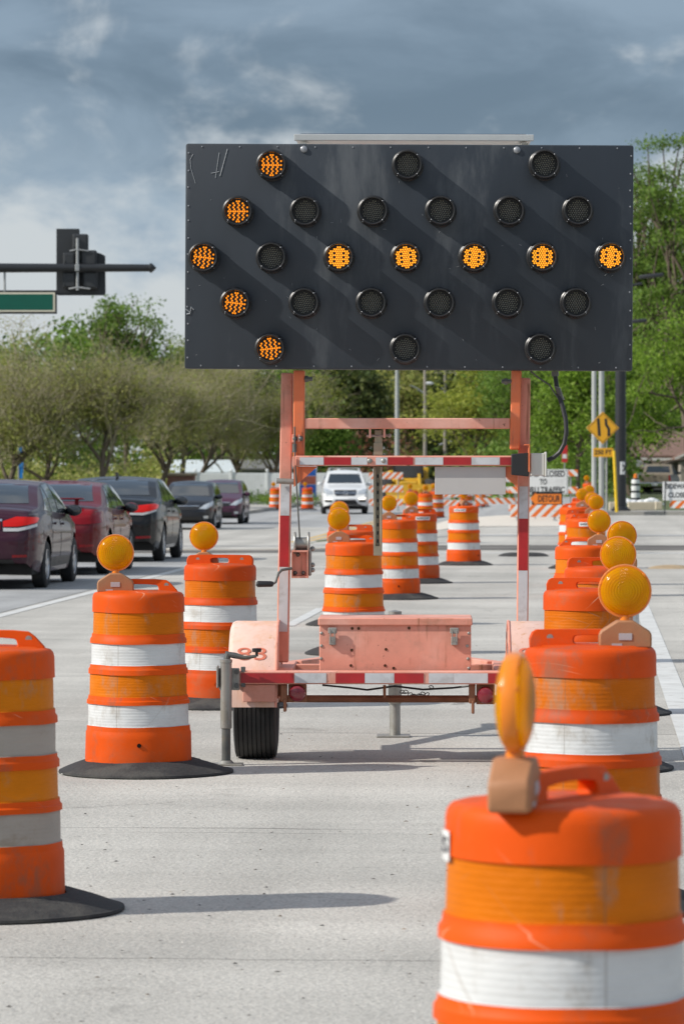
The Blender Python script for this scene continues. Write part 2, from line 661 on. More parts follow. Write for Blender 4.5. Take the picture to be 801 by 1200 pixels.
DIRT = mat('tan dirt', (.36, .27, .17), .95, var=.25, vs=6, bump=.6, bs=30)
tag(heap('dirt_heap', 678, 79, .42, .25, .05, DIRT), 'low heap of tan dirt on the dark asphalt strip, the one nearer the drums', 'dirt heap', 'dirt heaps on the asphalt strip')
tag(heap('dirt_heap', 785, 75, .42, .3, .06, DIRT), 'low heap of tan dirt at the right end of the dark asphalt strip', 'dirt heap', 'dirt heaps on the asphalt strip')


# ---------------------------------------------------------------- vegetation
def leaves_obj(name, pts, size, m, parent=None, aspect=.5, flat=0.0):
    pts = np.asarray(pts, dtype=np.float32)
    n = len(pts)
    a = NP.normal(size=(n, 3))
    a[:, 2] *= (1 - flat)
    a /= np.linalg.norm(a, axis=1)[:, None]
    b = np.cross(a, NP.normal(size=(n, 3)))
    b /= np.linalg.norm(b, axis=1)[:, None]
    s = (size * NP.uniform(.55, 1.35, n))[:, None]
    c = np.cross(a, b)
    v = np.empty((n, 4, 3), np.float32)
    v[:, 0] = pts - a * s
    v[:, 1] = pts + b * s * aspect + c * s * .18
    v[:, 2] = pts + a * s
    v[:, 3] = pts - b * s * aspect + c * s * .18
    me = bpy.data.meshes.new(name)
    me.vertices.add(n * 4)
    me.vertices.foreach_set('co', v.reshape(-1))
    me.loops.add(n * 4)
    me.loops.foreach_set('vertex_index', np.arange(n * 4, dtype=np.int32))
    me.polygons.add(n)
    me.polygons.foreach_set('loop_start', np.arange(0, n * 4, 4, dtype=np.int32))
    me.update(calc_edges=True)
    me.materials.append(m)
    o = bpy.data.objects.new(name, me)
    COL.objects.link(o)
    if parent: o.parent = parent
    return o


def limbs_obj(name, segs, m, parent):
    """segs: (points, radii) tapered tubes"""
    V, Fc = [], []
    for pts, rs in segs:
        n = 7 if rs[0] > .08 else (5 if rs[0] > .03 else 3)
        base = len(V)
        d = (pts[-1] - pts[0]).normalized()
        a = d.cross(Vector((.3, .9, .1))).normalized()
        b = d.cross(a)
        for p, r in zip(pts, rs):
            for j in range(n):
                t = 6.283 * j / n
                V.append(p + (a * math.cos(t) + b * math.sin(t)) * r)
        for i in range(len(pts) - 1):
            for j in range(n):
                q = base + i * n
                Fc.append((q + j, q + (j + 1) % n, q + n + (j + 1) % n, q + n + j))
    me = bpy.data.meshes.new(name)
    me.from_pydata(V, [], Fc)
    me.materials.append(m)
    me.polygons.foreach_set('use_smooth', [True] * len(me.polygons))
    o = bpy.data.objects.new(name, me)
    COL.objects.link(o)
    o.parent = parent
    return o


def grow(rng, p, d, ln, r, lev, maxlev, kids, spread, segs, tips, wind=Vector((0, 0, 0)), lift=.1, shrink=.72):
    n = 4
    pts, rs = [p.copy()], [r]
    q, dd = p.copy(), d.copy()
    for i in range(n):
        dd = (dd + Vector((rng.gauss(0, .14), rng.gauss(0, .14), rng.gauss(0, .1) + lift * .3)) + wind * .25 * lev).normalized()
        q = q + dd * ln / n
        pts.append(q.copy())
        rs.append(r * (1 - .45 * (i + 1) / n))
    segs.append((pts, rs, lev))
    if lev >= maxlev:
        tips.append((q, dd))
        return
    if lev >= maxlev - 1: tips.append((q, dd))
    k = kids[lev]
    for i in range(k):
        t = 1.0 if i == 0 and lev else rng.uniform(.45, 1.0)
        f = t * n
        j = min(n - 1, int(f))
        st = pts[j].lerp(pts[j + 1], f - j)
        ax = Vector((rng.gauss(0, 1), rng.gauss(0, 1), rng.gauss(0, .45) + .15)).normalized()
        nd = (dd * (1 - spread[lev]) + ax * spread[lev] + Vector((0, 0, lift)) + wind * .3).normalized()
        grow(rng, st, nd, ln * shrink * rng.uniform(.75, 1.2), r * .56, lev + 1, maxlev, kids, spread, segs, tips, wind, lift, shrink)


BARK = mat('grey brown bark', (.13, .10, .075), .9, var=.3, vs=5, bump=.8, bs=14)
TWIG = mat('bare twigs', (.36, .32, .22), .9, var=.25, vs=2)
OAK_L = leaf_mat('bright oak leaves', [(.17, .29, .028), (.26, .40, .045), (.10, .19, .022), (.33, .45, .075)], .45)
OAK_D = leaf_mat('deep green leaves', [(.12, .21, .03), (.17, .28, .04), (.08, .155, .024), (.23, .32, .06)], .4)
OLV_L = leaf_mat('olive spring leaves', [(.30, .31, .08), (.36, .37, .10), (.23, .27, .065), (.38, .35, .13), (.27, .36, .06)], .4)
DRK_L = leaf_mat('dark evergreen leaves', [(.075, .105, .028), (.11, .14, .04), (.05, .08, .022), (.15, .17, .05)], .35)
YEL_L = leaf_mat('yellow green leaves', [(.29, .34, .05), (.38, .40, .07), (.20, .26, .04)], .45)
RED_L = leaf_mat('dull red leaves', [(.20, .06, .03), (.13, .05, .03), (.15, .09, .04)], .3)


def tree(name, label, px, s, top_py, halfw, kind, seed, crown_base=.3, leafn=9000, lsize=.13, group=None, lmat=None, clus=.55, base=None):
    rng = random.Random(seed)
    loc = G(px, s)
    htop = ZZ(top_py, s) - loc.z
    t = thing(name, label, 'tree', loc, rng.uniform(0, 6.28), group)
    segs, tips = [], []
    if kind == 'olive':
        grow(rng, Vector((0, 0, -.1)), Vector((rng.gauss(0, .08), rng.gauss(0, .08), 1)), 2.3, .17, 0, 4, [5, 5, 4, 4], [.55, .6, .6, .6], segs, tips, Vector((0, 0, 0)), .13, .74)
    else:
        grow(rng, Vector((0, 0, -.1)), Vector((rng.gauss(0, .06), rng.gauss(0, .06), 1)), htop * .42, htop * .017, 0, 3, [7, 5, 5], [.68, .72, .72], segs, tips, Vector((0, 0, 0)), .07, .72)
    P = np.array([tuple(q) for q, _ in tips])
    # fit the crown to its real height and spread
    zs = (htop - crown_base * htop * .0) / max(.1, P[:, 2].max() + .25)
    rx = np.percentile(np.hypot(P[:, 0], P[:, 1]), 92)
    ks = halfw / max(.1, rx)
    def fit(v):
        f = min(1, max(0, v.z / max(.01, P[:, 2].max() * .35)))
        kk = 1 + (ks - 1) * f
        return Vector((v.x * kk, v.y * kk, v.z * zs))
    segs = [([fit(q) for q in pts], rs, lev) for pts, rs, lev in segs]
    tp = [fit(q) for q, _ in tips]
    limbs_obj('trunk', [(p, r) for p, r, lev in segs if lev < 2], BARK, t)
    crown_segs = [(p, [max(x, .006) for x in r]) for p, r, lev in segs if lev >= 2]
    br = limbs_obj('branches', crown_segs, TWIG if kind == 'olive' else BARK, t)
    tp = [q for q in tp if q.z > crown_base * htop * .8]
    A = np.array([tuple(q) for q in tp])
    if kind == 'olive':
        w = NP.uniform(.05, 1.8, len(A)) ** 1.4
        idx = NP.choice(len(A), leafn, p=w / w.sum())
        pts = A[idx] + NP.normal(size=(leafn, 3)) * clus * np.array([1, 1, .8])
        # fine upswept twigs fill the crown
        nt = 1500
        idx = NP.integers(0, len(A), nt)
        tw = []
        for i in idx:
            b0 = Vector(A[i]) + Vector((rng.gauss(0, .35), rng.gauss(0, .35), rng.gauss(0, .3)))
            out = Vector((b0.x, b0.y, 0))
            dirn = (out * (.12) + Vector((rng.gauss(.2, .45), rng.gauss(0, .45), rng.uniform(.1, 1.0)))).normalized()
            L = rng.uniform(.5, 1.6)
            mid = b0 + dirn * L * .5 + Vector((0, 0, .05))
            tw.append(([b0, mid, b0 + dirn * L + Vector((rng.gauss(0, .08), rng.gauss(0, .08), -.08))], [.011, .008, .004]))
        limbs_obj('twigs', tw, TWIG, t)
    else:
        k = len(A)
        w = NP.uniform(.25, 1.8, k)
        w /= w.sum()
        idx = NP.choice(k, leafn, p=w)
        # leaves sit on flattened pads around each branch end
        pts = A[idx] + NP.normal(size=(leafn, 3)) * clus * np.array([1, 1, .5])
    leaves_obj('crown', pts, lsize, lmat, t, .55)
    return t

# ---------------------------------------------------------------- trees
G_L = 'bare olive street trees behind the brick wall'
G_R = 'green oaks behind the work zone'
G_F = 'green trees standing taller behind the olive trees'
spec = [
    (2, 27, 370, 2.7, 11, 'olive brown tree at the far left, bare twigs reaching up beside the green street sign'),
    (54, 24, 402, 3.0, 12, 'olive brown twiggy tree behind the roof of the nearest sedan, second from the left edge'),
    (116, 27, 392, 2.3, 13, 'olive tree with pale bare branches behind the dark red sedan'),
    (184, 24, 414, 2.9, 14, 'olive tree behind the black sedan, under the green tree top'),
    (226, 20.4, 396, 3.3, 15, 'dense olive tree above the brick pillar at the left of the fence'),
    (276, 19.8, 416, 2.9, 16, 'olive tree above the middle of the white fence'),
    (318, 19.6, 428, 2.8, 17, 'yellowish olive tree at the left edge of the trailer mast'),
]
for px, s, top, hw, seed, lab in spec:
    tree('olive_tree', lab, px, s, top, hw, 'olive', seed, .16 if s > 23 else .3, 19000, .052, G_L, YEL_L if seed == 17 else OLV_L, .52)
tree('leafy_tree', 'green leafy tree top showing above the olive trees, below the traffic signal', 150, 18, 346, 3.9, 'oak', 131, .3, 10500, .12, G_F, OAK_D, .5)
tree('leafy_tree', 'green leafy tree top touching the lower left corner of the arrow board', 210, 18, 366, 3.2, 'oak', 32, .3, 10500, .12, G_F, OAK_D, .5)
tree('leafy_tree', 'dark leafy tree standing low behind the olive trees, above the white roof', 255, 17, 408, 3.6, 'oak', 33, .2, 7000, .19, G_F, DRK_L, .6)

tree('oak_tree', 'tall green oak with open crown and dark limbs at the upper right, the tallest tree', 812, 19.5, 158, 4.2, 'oak', 141, .36, 34000, .10, G_R, OAK_D, .5)
tree('oak_tree', 'tall oak partly behind the right edge of the arrow board, left of the tallest tree', 762, 18.5, 188, 2.9, 'oak', 149, .36, 20000, .10, G_R, OAK_D, .5)
tree('oak_tree', 'bright green oak spreading over the pickup at the right edge', 822, 24, 312, 4.6, 'oak', 42, .50, 27000, .085, G_R, OAK_L, .46)
tree('oak_tree', 'bright green oak behind the tall black pole', 738, 22, 372, 2.8, 'oak', 43, .36, 22000, .085, G_R, OAK_L, .46)
tree('oak_tree', 'green oak behind the lane narrows sign', 676, 23, 396, 2.5, 'oak', 44, .2, 18000, .09, G_R, OAK_L, .48)
tree('oak_tree', 'green oak behind the right mast post of the trailer', 618, 21, 405, 2.7, 'oak', 45, .2, 18000, .095, G_R, OAK_D, .5)
tree('oak_tree', 'yellow green oak right of the utility poles', 556, 20, 412, 2.6, 'oak', 46, .22, 16000, .095, G_R, YEL_L, .5)
tree('broadleaf_tree', 'round mid green tree low behind the left mast post, left of the grey poles', 372, 17, 466, 1.9, 'oak', 51, .1, 11000, .12, 'trees at the end of the street', OAK_D, .42)
tree('broadleaf_tree', 'dark green tree behind the oncoming white car', 420, 15.5, 420, 3.0, 'oak', 52, .15, 7500, .2, 'trees at the end of the street', DRK_L, .6)
tree('broadleaf_tree', 'olive green tree between the two nearest utility poles', 482, 15, 414, 2.8, 'oak', 53, .15, 7500, .2, 'trees at the end of the street', OLV_L, .6)


def wood(name, x0, x1, s0, s1, top, n, per, m, size, seed, amp=22, low=592):
    rng = random.Random(seed)
    out = []
    for i in range(n):
        px = rng.uniform(x0, x1)
        s = rng.uniform(s0, s1)
        hi = top(px) + amp * noise.noise(Vector((px * .02, s, seed)))
        py = low - (low - hi) * (rng.random() ** .85)
        p = W(px, s, max(.0, ZZ(py, s)))
        k = rng.uniform(.5, 1.1) * min(1, amp / 16)
        out.append(np.array(tuple(p)) + NP.normal(size=(per, 3)) * np.array([k, k, k * .7]))
    o = leaves_obj(name, np.concatenate(out), size, m, None, .6)
    return tag(o, kind='stuff')


wood('woodland', -60, 360, 13.5, 16, lambda x: 408 - 14 * math.sin(x * .017), 420, 80, OAK_D, .24, 1)
wood('woodland', 330, 660, 12, 14, lambda x: 404 + 10 * math.sin(x * .03), 560, 80, DRK_L, .30, 2)
wood('woodland', 560, 860, 14, 17, lambda x: 424, 420, 80, OAK_D, .24, 3)
wood('woodland', 735, 870, 15, 17, lambda x: 300, 200, 90, OAK_D, .2, 9)
wood('undergrowth', 385, 470, 16, 18, lambda x: 510, 24, 40, RED_L, .16, 4)
wood('undergrowth', 560, 725, 19.5, 23, lambda x: 535, 90, 70, OAK_D, .15, 5)
wood('undergrowth', 725, 860, 16, 17.5, lambda x: 530, 70, 70, OAK_D, .17, 8)
wood('undergrowth', -40, 190, 20, 21, lambda x: 545, 110, 60, OLV_L, .13, 6, 12)
wood('roadside_weeds', 272, 372, 23.5, 25, lambda x: 590, 80, 45, OAK_D, .05, 7, 4, 600)


# ---------------------------------------------------------------- walls, fence and houses beyond
def brick_mat():
    m = bpy.data.materials.new('red brickwork')
    m.use_nodes = True
    t = NT(m.node_tree)
    tc = t.n('ShaderNodeTexCoord').outputs['Object']
    s = t.n('ShaderNodeSeparateXYZ', i_0=tc)
    v = t.n('ShaderNodeCombineXYZ', i_0=t.math('ADD', s.outputs['X'], s.outputs['Y']), i_1=s.outputs['Z'], i_2=0.0).outputs[0]
    br = t.n('ShaderNodeTexBrick', i_Vector=v, i_Color1=(.30, .10, .065), i_Color2=(.22, .075, .05), i_Mortar=(.36, .32, .28), i_Scale=1.0)
    br.inputs['Brick Width'].default_value = .21
    br.inputs['Row Height'].default_value = .075
    br.inputs['Mortar Size'].default_value = .008
    b = t.n('ShaderNodeBsdfPrincipled', i_Base_Color=br.outputs[0], i_Roughness=.85)
    o = t.n('ShaderNodeOutputMaterial')
    t.t.links.new(b.outputs[0], o.inputs[0])
    return m


BRICK = brick_mat()
CAP = mat('tan cap stone', (.42, .33, .24), .8, var=.2)
p = G(98, 24)
mb = MB()
mb.box(-6.0, 3.85, -.12, .12, -.1, 1.2, .01)
w_ = tag(mb.build('brick_wall', BRICK), 'low dark red brick wall running behind the parked line of cars', 'wall')
w_.location = p
mb = MB(); mb.box(-6.05, 3.85, -.17, .17, 1.2, 1.29, .015); mb.build('coping', CAP, w_)
p = G(212.5, 23.6)
mb = MB(); mb.box(-.66, .66, -.5, .5, -.1, 1.48, .01)
w_ = tag(mb.build('brick_pillar', BRICK), 'square red brick pillar with a tan cap, left of the white fence', 'pillar')
w_.location = p
mb = MB(); mb.box(-.74, .74, -.58, .58, 1.48, 1.62, .02); mb.build('cap', CAP, w_)

VINYL = mat('white vinyl', (.72, .74, .74), .45, var=.06, dirt=.25, dcol=(.45, .47, .42), ds=1.2)
fp = G(229, 21.5)
fence = thing('vinyl_fence', 'long white vinyl privacy fence with ball caps on its posts', 'fence', fp, math.radians(4))
mb = MB()
x = 0.0
for i in range(5):
    for k in range(12):
        mb.box(x + .08 + k * .1525, x + .08 + k * .1525 + .144, -.02, .02, .08, 1.55)
    x += 1.95
mb.build('fence_board', VINYL, fence)
x = 0.0
for i in range(6):
    mb = MB()
    mb.box(x - .065, x + .065, -.065, .065, -.1, 1.66, .008)
    post = mb.build('fence_post', VINYL, fence)
    mb = MB(); mb.ball((x, 0, 1.735), .085, 12); mb.box(x - .08, x + .08, -.08, .08, 1.66, 1.685)
    mb.build('ball_cap', VINYL, post)
    x += 1.95
mb = MB()
for z in (.12, .8, 1.5):
    mb.box(0, 9.75, .022, .06, z, z + .09)
mb.build('rail', VINYL, fence)


def gable_house(name, label, px, s, w, d, eave, ridge, wm, rm, rz=0.0, ridge_x=True, over=.4):
    t = thing(name, label, 'house', G(px, s), TH + rz)
    mb = MB()
    mb.box(-w / 2, w / 2, 0, d, -.4, eave)
    if ridge_x:
        for e in (-w / 2, w / 2 - .02):
            mb.prism([(0, eave), (d, eave), (d / 2, ridge - .06)], 'X', e, e + .02)
    else:
        for e in (0, d - .02):
            mb.prism([(-w / 2, eave), (w / 2, eave), (0, ridge - .06)], 'Y', e, e + .02)
    mb.build('wall', wm, t)
    mb = MB()
    th = .12
    k = over * (ridge - eave) / (d / 2 if ridge_x else w / 2)
    if ridge_x:
        mb.prism([(-over, eave - k), (d / 2, ridge), (d + over, eave - k), (d + over, eave - k + th), (d / 2, ridge + th), (-over, eave - k + th)], 'X', -w / 2 - over, w / 2 + over)
    else:
        mb.prism([(-w / 2 - over, eave - k), (0, ridge), (w / 2 + over, eave - k), (w / 2 + over, eave - k + th), (0, ridge + th), (-w / 2 - over, eave - k + th)], 'Y', -over, d + over)
    mb.build('roof', rm, t, smooth=20)
    return t


WHITE_ROOF = mat('white metal roof', (.62, .68, .70), .4, var=.08, vs=2)
GREY_ROOF = mat('grey shingle roof', (.17, .17, .165), .85, var=.25, vs=5)
SIDING = mat('grey siding', (.30, .31, .31), .8, var=.1)
DKSIDE = mat('dark siding', (.12, .13, .13), .8, var=.1)
TRIM = mat('white trim', (.75, .74, .71), .6)
GLASS = mat('dark window glass', (.02, .025, .03), .06, spec=.8)


def add_window(t, x, y, z, w, h):
    mb = MB()
    for a in ((x - w / 2 - .08, x - w / 2, z - .08, z + h + .08), (x + w / 2, x + w / 2 + .08, z - .08, z + h + .08),
              (x - w / 2, x + w / 2, z - .08, z), (x - w / 2, x + w / 2, z + h, z + h + .08), (x - .02, x + .02, z, z + h)):
        mb.box(a[0], a[1], y - .05, y - .002, a[2], a[3])
    fr = mb.build('window', TRIM, t)
    mb = MB(); mb.box(x - w / 2, x + w / 2, y - .03, y - .004, z, z + h); mb.build('pane', GLASS, fr)


t = gable_house('white_roofed_house', 'low house under a pale white metal roof showing above the fence and brick pillar', 233, 17.5, 4.6, 5, 1.55, 2.25, SIDING, WHITE_ROOF)
t = gable_house('grey_roofed_house', 'low house under a grey shingle roof behind the right half of the white fence', 307, 16.5, 5.2, 6, 1.75, 2.3, SIDING, GREY_ROOF)

# house at the right edge
BROWN_ROOF = mat('brown shingle roof', (.20, .125, .10), .85, var=.2, vs=4)
HWALL = mat('beige stucco', (.34, .31, .27), .85, var=.08)
t = gable_house('suburban_house', 'house with brown shingle roof and grey garage door behind the pickup truck', 826, 19.2, 7.2, 8, 2.25, 3.55, DKSIDE, BROWN_ROOF, 0, True, .5)
mb = MB()
mb.box(-1.7, 2.3, -2.2, -2.0, -.2, 2.1)
mb.prism([(-1.7, 2.1), (2.3, 2.1), (.3, 3.0)], 'Y', -2.2, -2.1)
mb.box(-1.7, -1.5, -2.0, 0, -.2, 2.1)
mb.box(2.1, 2.3, -2.0, 0, -.2, 2.1)
mb.build('garage_wall', HWALL, t)
mb = MB()
mb.prism([(-2.1, 1.94), (.3, 3.04), (2.7, 1.94), (2.7, 2.08), (.3, 3.18), (-2.1, 2.08)], 'Y', -2.5, 1.6)
r_ = mb.build('garage_roof', BROWN_ROOF, t)
mb = MB()
mb.prism([(-2.1, 1.92), (.3, 3.02), (2.7, 1.92), (2.7, 2.06), (.3, 3.16), (-2.1, 2.06)], 'Y', -2.56, -2.503)
mb.build('fascia', TRIM, r_)
mb = MB()
mb.box(-4.1, 4.1, -.56, -.5, 1.9, 2.05)
mb.build('eave_trim', TRIM, t)
mb = MB()
for i in range(4):
    mb.box(-1.0, 2.0, -2.24, -2.202, -.15 + i * .5, .33 + i * .5, .01)
mb.build('garage_door', mat('blue grey garage door', (.22, .26, .30), .6), t)
add_window(t, -2.7, 0, .8, .9, 1.0)

# ---------------------------------------------------------------- signals, poles, signs
BLACKP = mat('black painted steel', (.02, .022, .025), .4, var=.15, vs=2)
DKGREY = mat('dark grey signal plastic', (.03, .033, .037), .5, var=.1)
GALV = mat('galvanised steel', (.42, .43, .43), .45, .6, var=.15, vs=6)
GALV2 = mat('weathered galvanised pole', (.40, .42, .41), .6, .2, var=.12, vs=1.5)
WOODP = mat('weathered utility pole', (.30, .27, .23), .9, var=.2, vs=2, stretch=(1, 1, .15))
WHITE = mat('white sign sheeting', (.76, .77, .76), .4, dirt=.15, ds=2)
BLK = mat('black sign ink', (.015, .015, .015), .5)
ORG_SIGN = mat('orange sign sheeting', (.85, .22, .02), .4, dirt=.1)
YEL_SIGN = mat('yellow sign sheeting', (.72, .36, .015), .4, dirt=.1)
GREEN_SIGN = mat('green sign sheeting', (.0, .10, .065), .35, var=.05)
CREAM = mat('cream sign border', (.70, .66, .52), .4)
STRIPE = stripe_mat('orange white stripes', (.80, .17, .02), (.76, .76, .74), .30, 45)
STRIPE_R = stripe_mat('white orange stripes', (.80, .17, .02), (.76, .76, .74), .30, -45)


def flat(t, px0, px1, py0, py1, s):
    """screen rectangle -> local x,z of a thing that stands at its own px with scale s"""
    return px0 / s, px1 / s, ZZ(py1, s), ZZ(py0, s)


S = 58.0
base = W(-230, S)
mast = thing('signal_mast_arm', 'dark horizontal mast arm carrying the traffic signal at the upper left', 'signal mast', base, TH)
xa = lambda px: (px + 230) / S
mb = MB()
zc = ZZ(314, S)
mb.tube([(0, 0, zc - .1), (xa(0), 0, zc), (xa(120), 0, zc), (xa(175), 0, zc)], [.16, .095, .082, .075], 20)
mb.tube([(xa(175), 0, zc), (xa(176), 0, zc), (xa(178), 0, zc), (xa(183), 0, zc)], [.075, .098, .098, .012], 20)
mb.build('arm', BLACKP, mast)
mb = MB()
mb.tube([(0, 0, 0), (0, 0, zc + .4)], .19, 24, .14)
mb.build('pole', BLACKP, mast)
mb = MB(); mb.lathe([(.33, 0), (.33, .06), (.26, .10), (.22, .3), (.2, .32)], 24, caps=True); mb.build('base_plate', BLACKP, mast)

sig = thing('traffic_signal', 'five section traffic signal seen from behind with its dark backplate, hung on the mast arm', 'traffic signal', W(94, S, ZZ(306, S)), TH)
X = lambda px: (px - 94) / S
Z = lambda py: (306 - py) / S
mb = MB()
mb.prism([(X(65), Z(267)), (X(91.5), Z(267)), (X(92.5), Z(268.5)), (X(92.5), Z(291)), (X(117), Z(296)), (X(122.5), Z(299)), (X(123), Z(343)), (X(121), Z(345.5)), (X(67), Z(345.5)), (X(65), Z(343))], 'Y', .28, .295)
mb.build('backplate', DKGREY, sig, bevel=.004)
for (a, b, c, d) in ((85, 103, 274, 294), (74, 88, 296, 311), (73, 89, 318, 337), (95, 113, 293, 311), (97, 114, 318, 338)):
    mb = MB()
    mb.box(X(a), X(b), .03, .282, Z(d), Z(c), .02)
    mb.box(X(a) + .03, X(b) - .03, .015, .04, Z(d) + .03, Z(c) - .03, .008)
    mb.box(X(a) + .02, X(a) + .05, .005, .03, Z(d) + .06, Z(d) + .1, .004)
    hs = mb.build('signal_section', DKGREY, sig)
    mb = MB()
    cx, cz = (X(a) + X(b)) / 2, (Z(c) + Z(d)) / 2
    mb.lathe([(.13, .295), (.13, .47), (.125, .47), (.125, .295)], 20, 'Y', Matrix.Translation((cx, 0, cz)) @ Matrix.Rotation(math.pi, 4, 'Z'))
    mb.build('visor', DKGREY, hs)
mb = MB()
mb.tube([(X(91), 0, Z(340)), (X(91), 0, Z(279))], .032, 12)
mb.tube([(X(82), .0, Z(294)), (X(91), -.02, Z(292.5)), (X(104), 0, Z(294))], .014, 8)
mb.tube([(X(81), .0, Z(338.5)), (X(91), -.02, Z(336.5)), (X(106), 0, Z(338.5))], .018, 8)
mb.box(X(88.5), X(93.5), -.11, .03, Z(318), Z(310), .01)
mb.build('bracket', GALV, sig)

sg = thing('street_name_sign', 'blank end of a green street sign with cream border hung below the mast arm', 'street sign', W(0, S, ZZ(354, S)), TH)
mb = MB(); mb.box(-1.6, 67 / S, -.02, .02, -13.8 / S, 13.8 / S, .004); mb.build('frame', BLACKP, sg)
mb = MB(); mb.box(-1.57, 64.8 / S, -.025, -.0215, -11.4 / S, 11.4 / S); mb.build('border', CREAM, sg)
mb = MB(); mb.box(-1.54, 62.4 / S, -.029, -.0265, -9.2 / S, 9.2 / S); mb.build('panel', GREEN_SIGN, sg)
for x in (-.9, .1):
    mb = MB(); mb.tube([(x, 0, .2), (x, 0, .66)], .025, 8); mb.build('hanger', GALV, sg)

# tall black pole with street lights
S = 36.0
bp = G(726.5, S)
bp.z += .13
pole = thing('black_light_pole', 'tall black pole with two street light heads and a white sticker at the far corner', 'light pole', bp, TH)
zz = lambda py: ZZ(py, S) - bp.z
mb = MB(); mb.tube([(0, 0, 0), (0, 0, zz(430)), (0, 0, zz(300))], [.185, .17, .15], 24); mb.build('pole', BLACKP, pole)
mb = MB(); mb.box(-.3, .3, -.3, .3, 0, .06, .01); mb.lathe([(.27, .06), (.25, .12), (.2, .14)], 24, caps=True); mb.build('base_plate', BLACKP, pole)
for (px, py, x0, x1) in ((765, 331, 752, 777), (750, 381, 738, 757)):
    mb = MB()
    a = (px - 726.5) / S
    mb.tube([(0, 0, zz(py + 12)), (.3, 0, zz(py + 4)), ((x0 - 726.5) / S, 0, zz(py + 1))], .045, 8)
    arm = mb.build('lamp_arm', BLACKP, pole)
    mb = MB()
    u, v = (x0 - 726.5) / S, (x1 - 726.5) / S
    mb.box(u - .1, v, -.16, .16, -.06, .06, .045, Matrix.Translation((0, 0, zz(py - 1.5))) @ Matrix.Rotation(-.1, 4, 'Y') @ Matrix.Translation((0, 0, u * .1)), 2)
    mb.build('lamp_head', DKGREY, arm)
mb = MB()
a0 = math.radians(-100)
for i in range(8):
    t0, t1 = a0 + i * .12, a0 + (i + 1) * .12
    mb.face([(.1845 * math.cos(t0), .1845 * math.sin(t0), zz(556)), (.1845 * math.cos(t1), .1845 * math.sin(t1), zz(556)),
             (.1845 * math.cos(t1), .1845 * math.sin(t1), zz(541)), (.1845 * math.cos(t0), .1845 * math.sin(t0), zz(541))])
stk = mb.build('sticker', WHITE, pole)
mb = MB()
for i in range(9):
    q0, q1 = 1.4 - i * .31, 1.4 - (i + 1) * .31
    def P(q, r):
        u = -.03 + r * math.cos(q); t = math.radians(-72) + u / .18
        return (.188 * math.cos(t), .188 * math.sin(t), zz(548.5) + r * math.sin(q))
    mb.face([P(q0, .07), P(q1, .07), P(q1, .12), P(q0, .12)])
mb.build('sticker_mark', BLK, stk)

# two galvanised poles, lane narrows sign on its own post
for px, r, top, lab in ((695.5, .085, 300, 'thinner of the two grey poles left of the tall black pole'), (704, .10, 290, 'thicker of the two grey poles, directly beside the lane narrows sign')):
    mb = MB()
    b = G(px, 36.5); b.z += .13
    mb.tube([(0, 0, -.05), (0, 0, ZZ(top, 36.5) - b.z)], r, 16, r * .85)
    mb.lathe([(r * 2, 0), (r * 2, .05), (r * 1.3, .09)], 16, caps=True)
    o = mb.build('grey_pole', GALV2)
    o.location = b
    tag(o, lab, 'pole', 'grey poles beside the black pole')

S = 37.0
b = G(707.5, S); b.z += .13
sg = thing('lane_narrows_sign', 'yellow diamond sign showing two black lines narrowing, with a 250 FT plate below', 'road sign', b, TH)
zz = lambda py: ZZ(py, S) - b.z
mb = MB(); mb.tube([(.07, .06, -.05), (.07, .06, zz(500))], .03, 8); mb.build('post', GALV, sg)
c = (-2 / S, 0, zz(501.5))
RD = Matrix.Translation(c) @ Matrix.Rotation(math.radians(45), 4, 'Y')
h = .365
mb = MB(); mb.box(-h, h, -.02, .015, -h, h, 0, RD); mb.build('sign_face', YEL_SIGN, sg, bevel=.006)
mb = MB()
k = h - .03
for a in ((-k, k, k - .014, k), (-k, k, -k, -k + .014), (-k, -k + .014, -k + .014, k - .014), (k - .014, k, -k + .014, k - .014)):
    mb.box(a[0], a[1], -.0235, -.0208, a[2], a[3], 0, RD)
mb.build('sign_border', BLK, sg)
mb = MB()
mb.M = Matrix.Translation(c)
mb.prism([(-.185, .30), (-.10, .30), (-.06, -.26), (-.15, -.26)], 'Y', -.0245, -.021)
mb.prism([(.055, .30), (.135, .30), (.15, .12), (.235, -.02), (.235, -.26), (.15, -.26), (.15, -.04), (.07, .09)], 'Y', -.0245, -.021)
mb.build('sign_symbol', BLK, sg)
mb = MB(); mb.box(-13 / S, 10 / S, -.02, .01, zz(535.5), zz(525), .003); pl = mb.build('distance_plate', YEL_SIGN, sg)
mb = MB()
text_mb(mb, '250 FT', .19, Matrix.Translation((-1.5 / S, -.0215, zz(530.2))) @ Matrix.Rotation(math.radians(90), 4, 'X'))
mb.build('lettering', BLK, pl)

b = G(722, 37); b.z += .13
mb = MB(); mb.tube([(0, 0, 0), (-.09, 0, 1.95)], .048, 12)
o = tag(mb.build('guy_guard', mat('yellow plastic tube', (.75, .50, .02), .5, var=.1)), 'yellow plastic guy wire guard leaning beside the tall black pole', 'guy guard')
o.location = b; o.rotation_euler.z = TH

b = G(661, 24)
sg = thing('small_red_sign', 'tiny red and white sign on a thin post above the road closed board', 'road sign', b, TH)
mb = MB(); mb.tube([(0, .03, -.1), (0, .03, 2.6)], .025, 8); mb.build('post', GALV, sg)
mb = MB(); mb.box(-.14, .14, 0, .015, 1.75, 2.6, .004); mb.build('sign_face', mat('red sign sheeting', (.55, .03, .03), .4), sg)
mb = MB(); mb.box(-.1, .1, -.004, -.001, 1.95, 2.15); mb.build('sign_band', WHITE, sg)

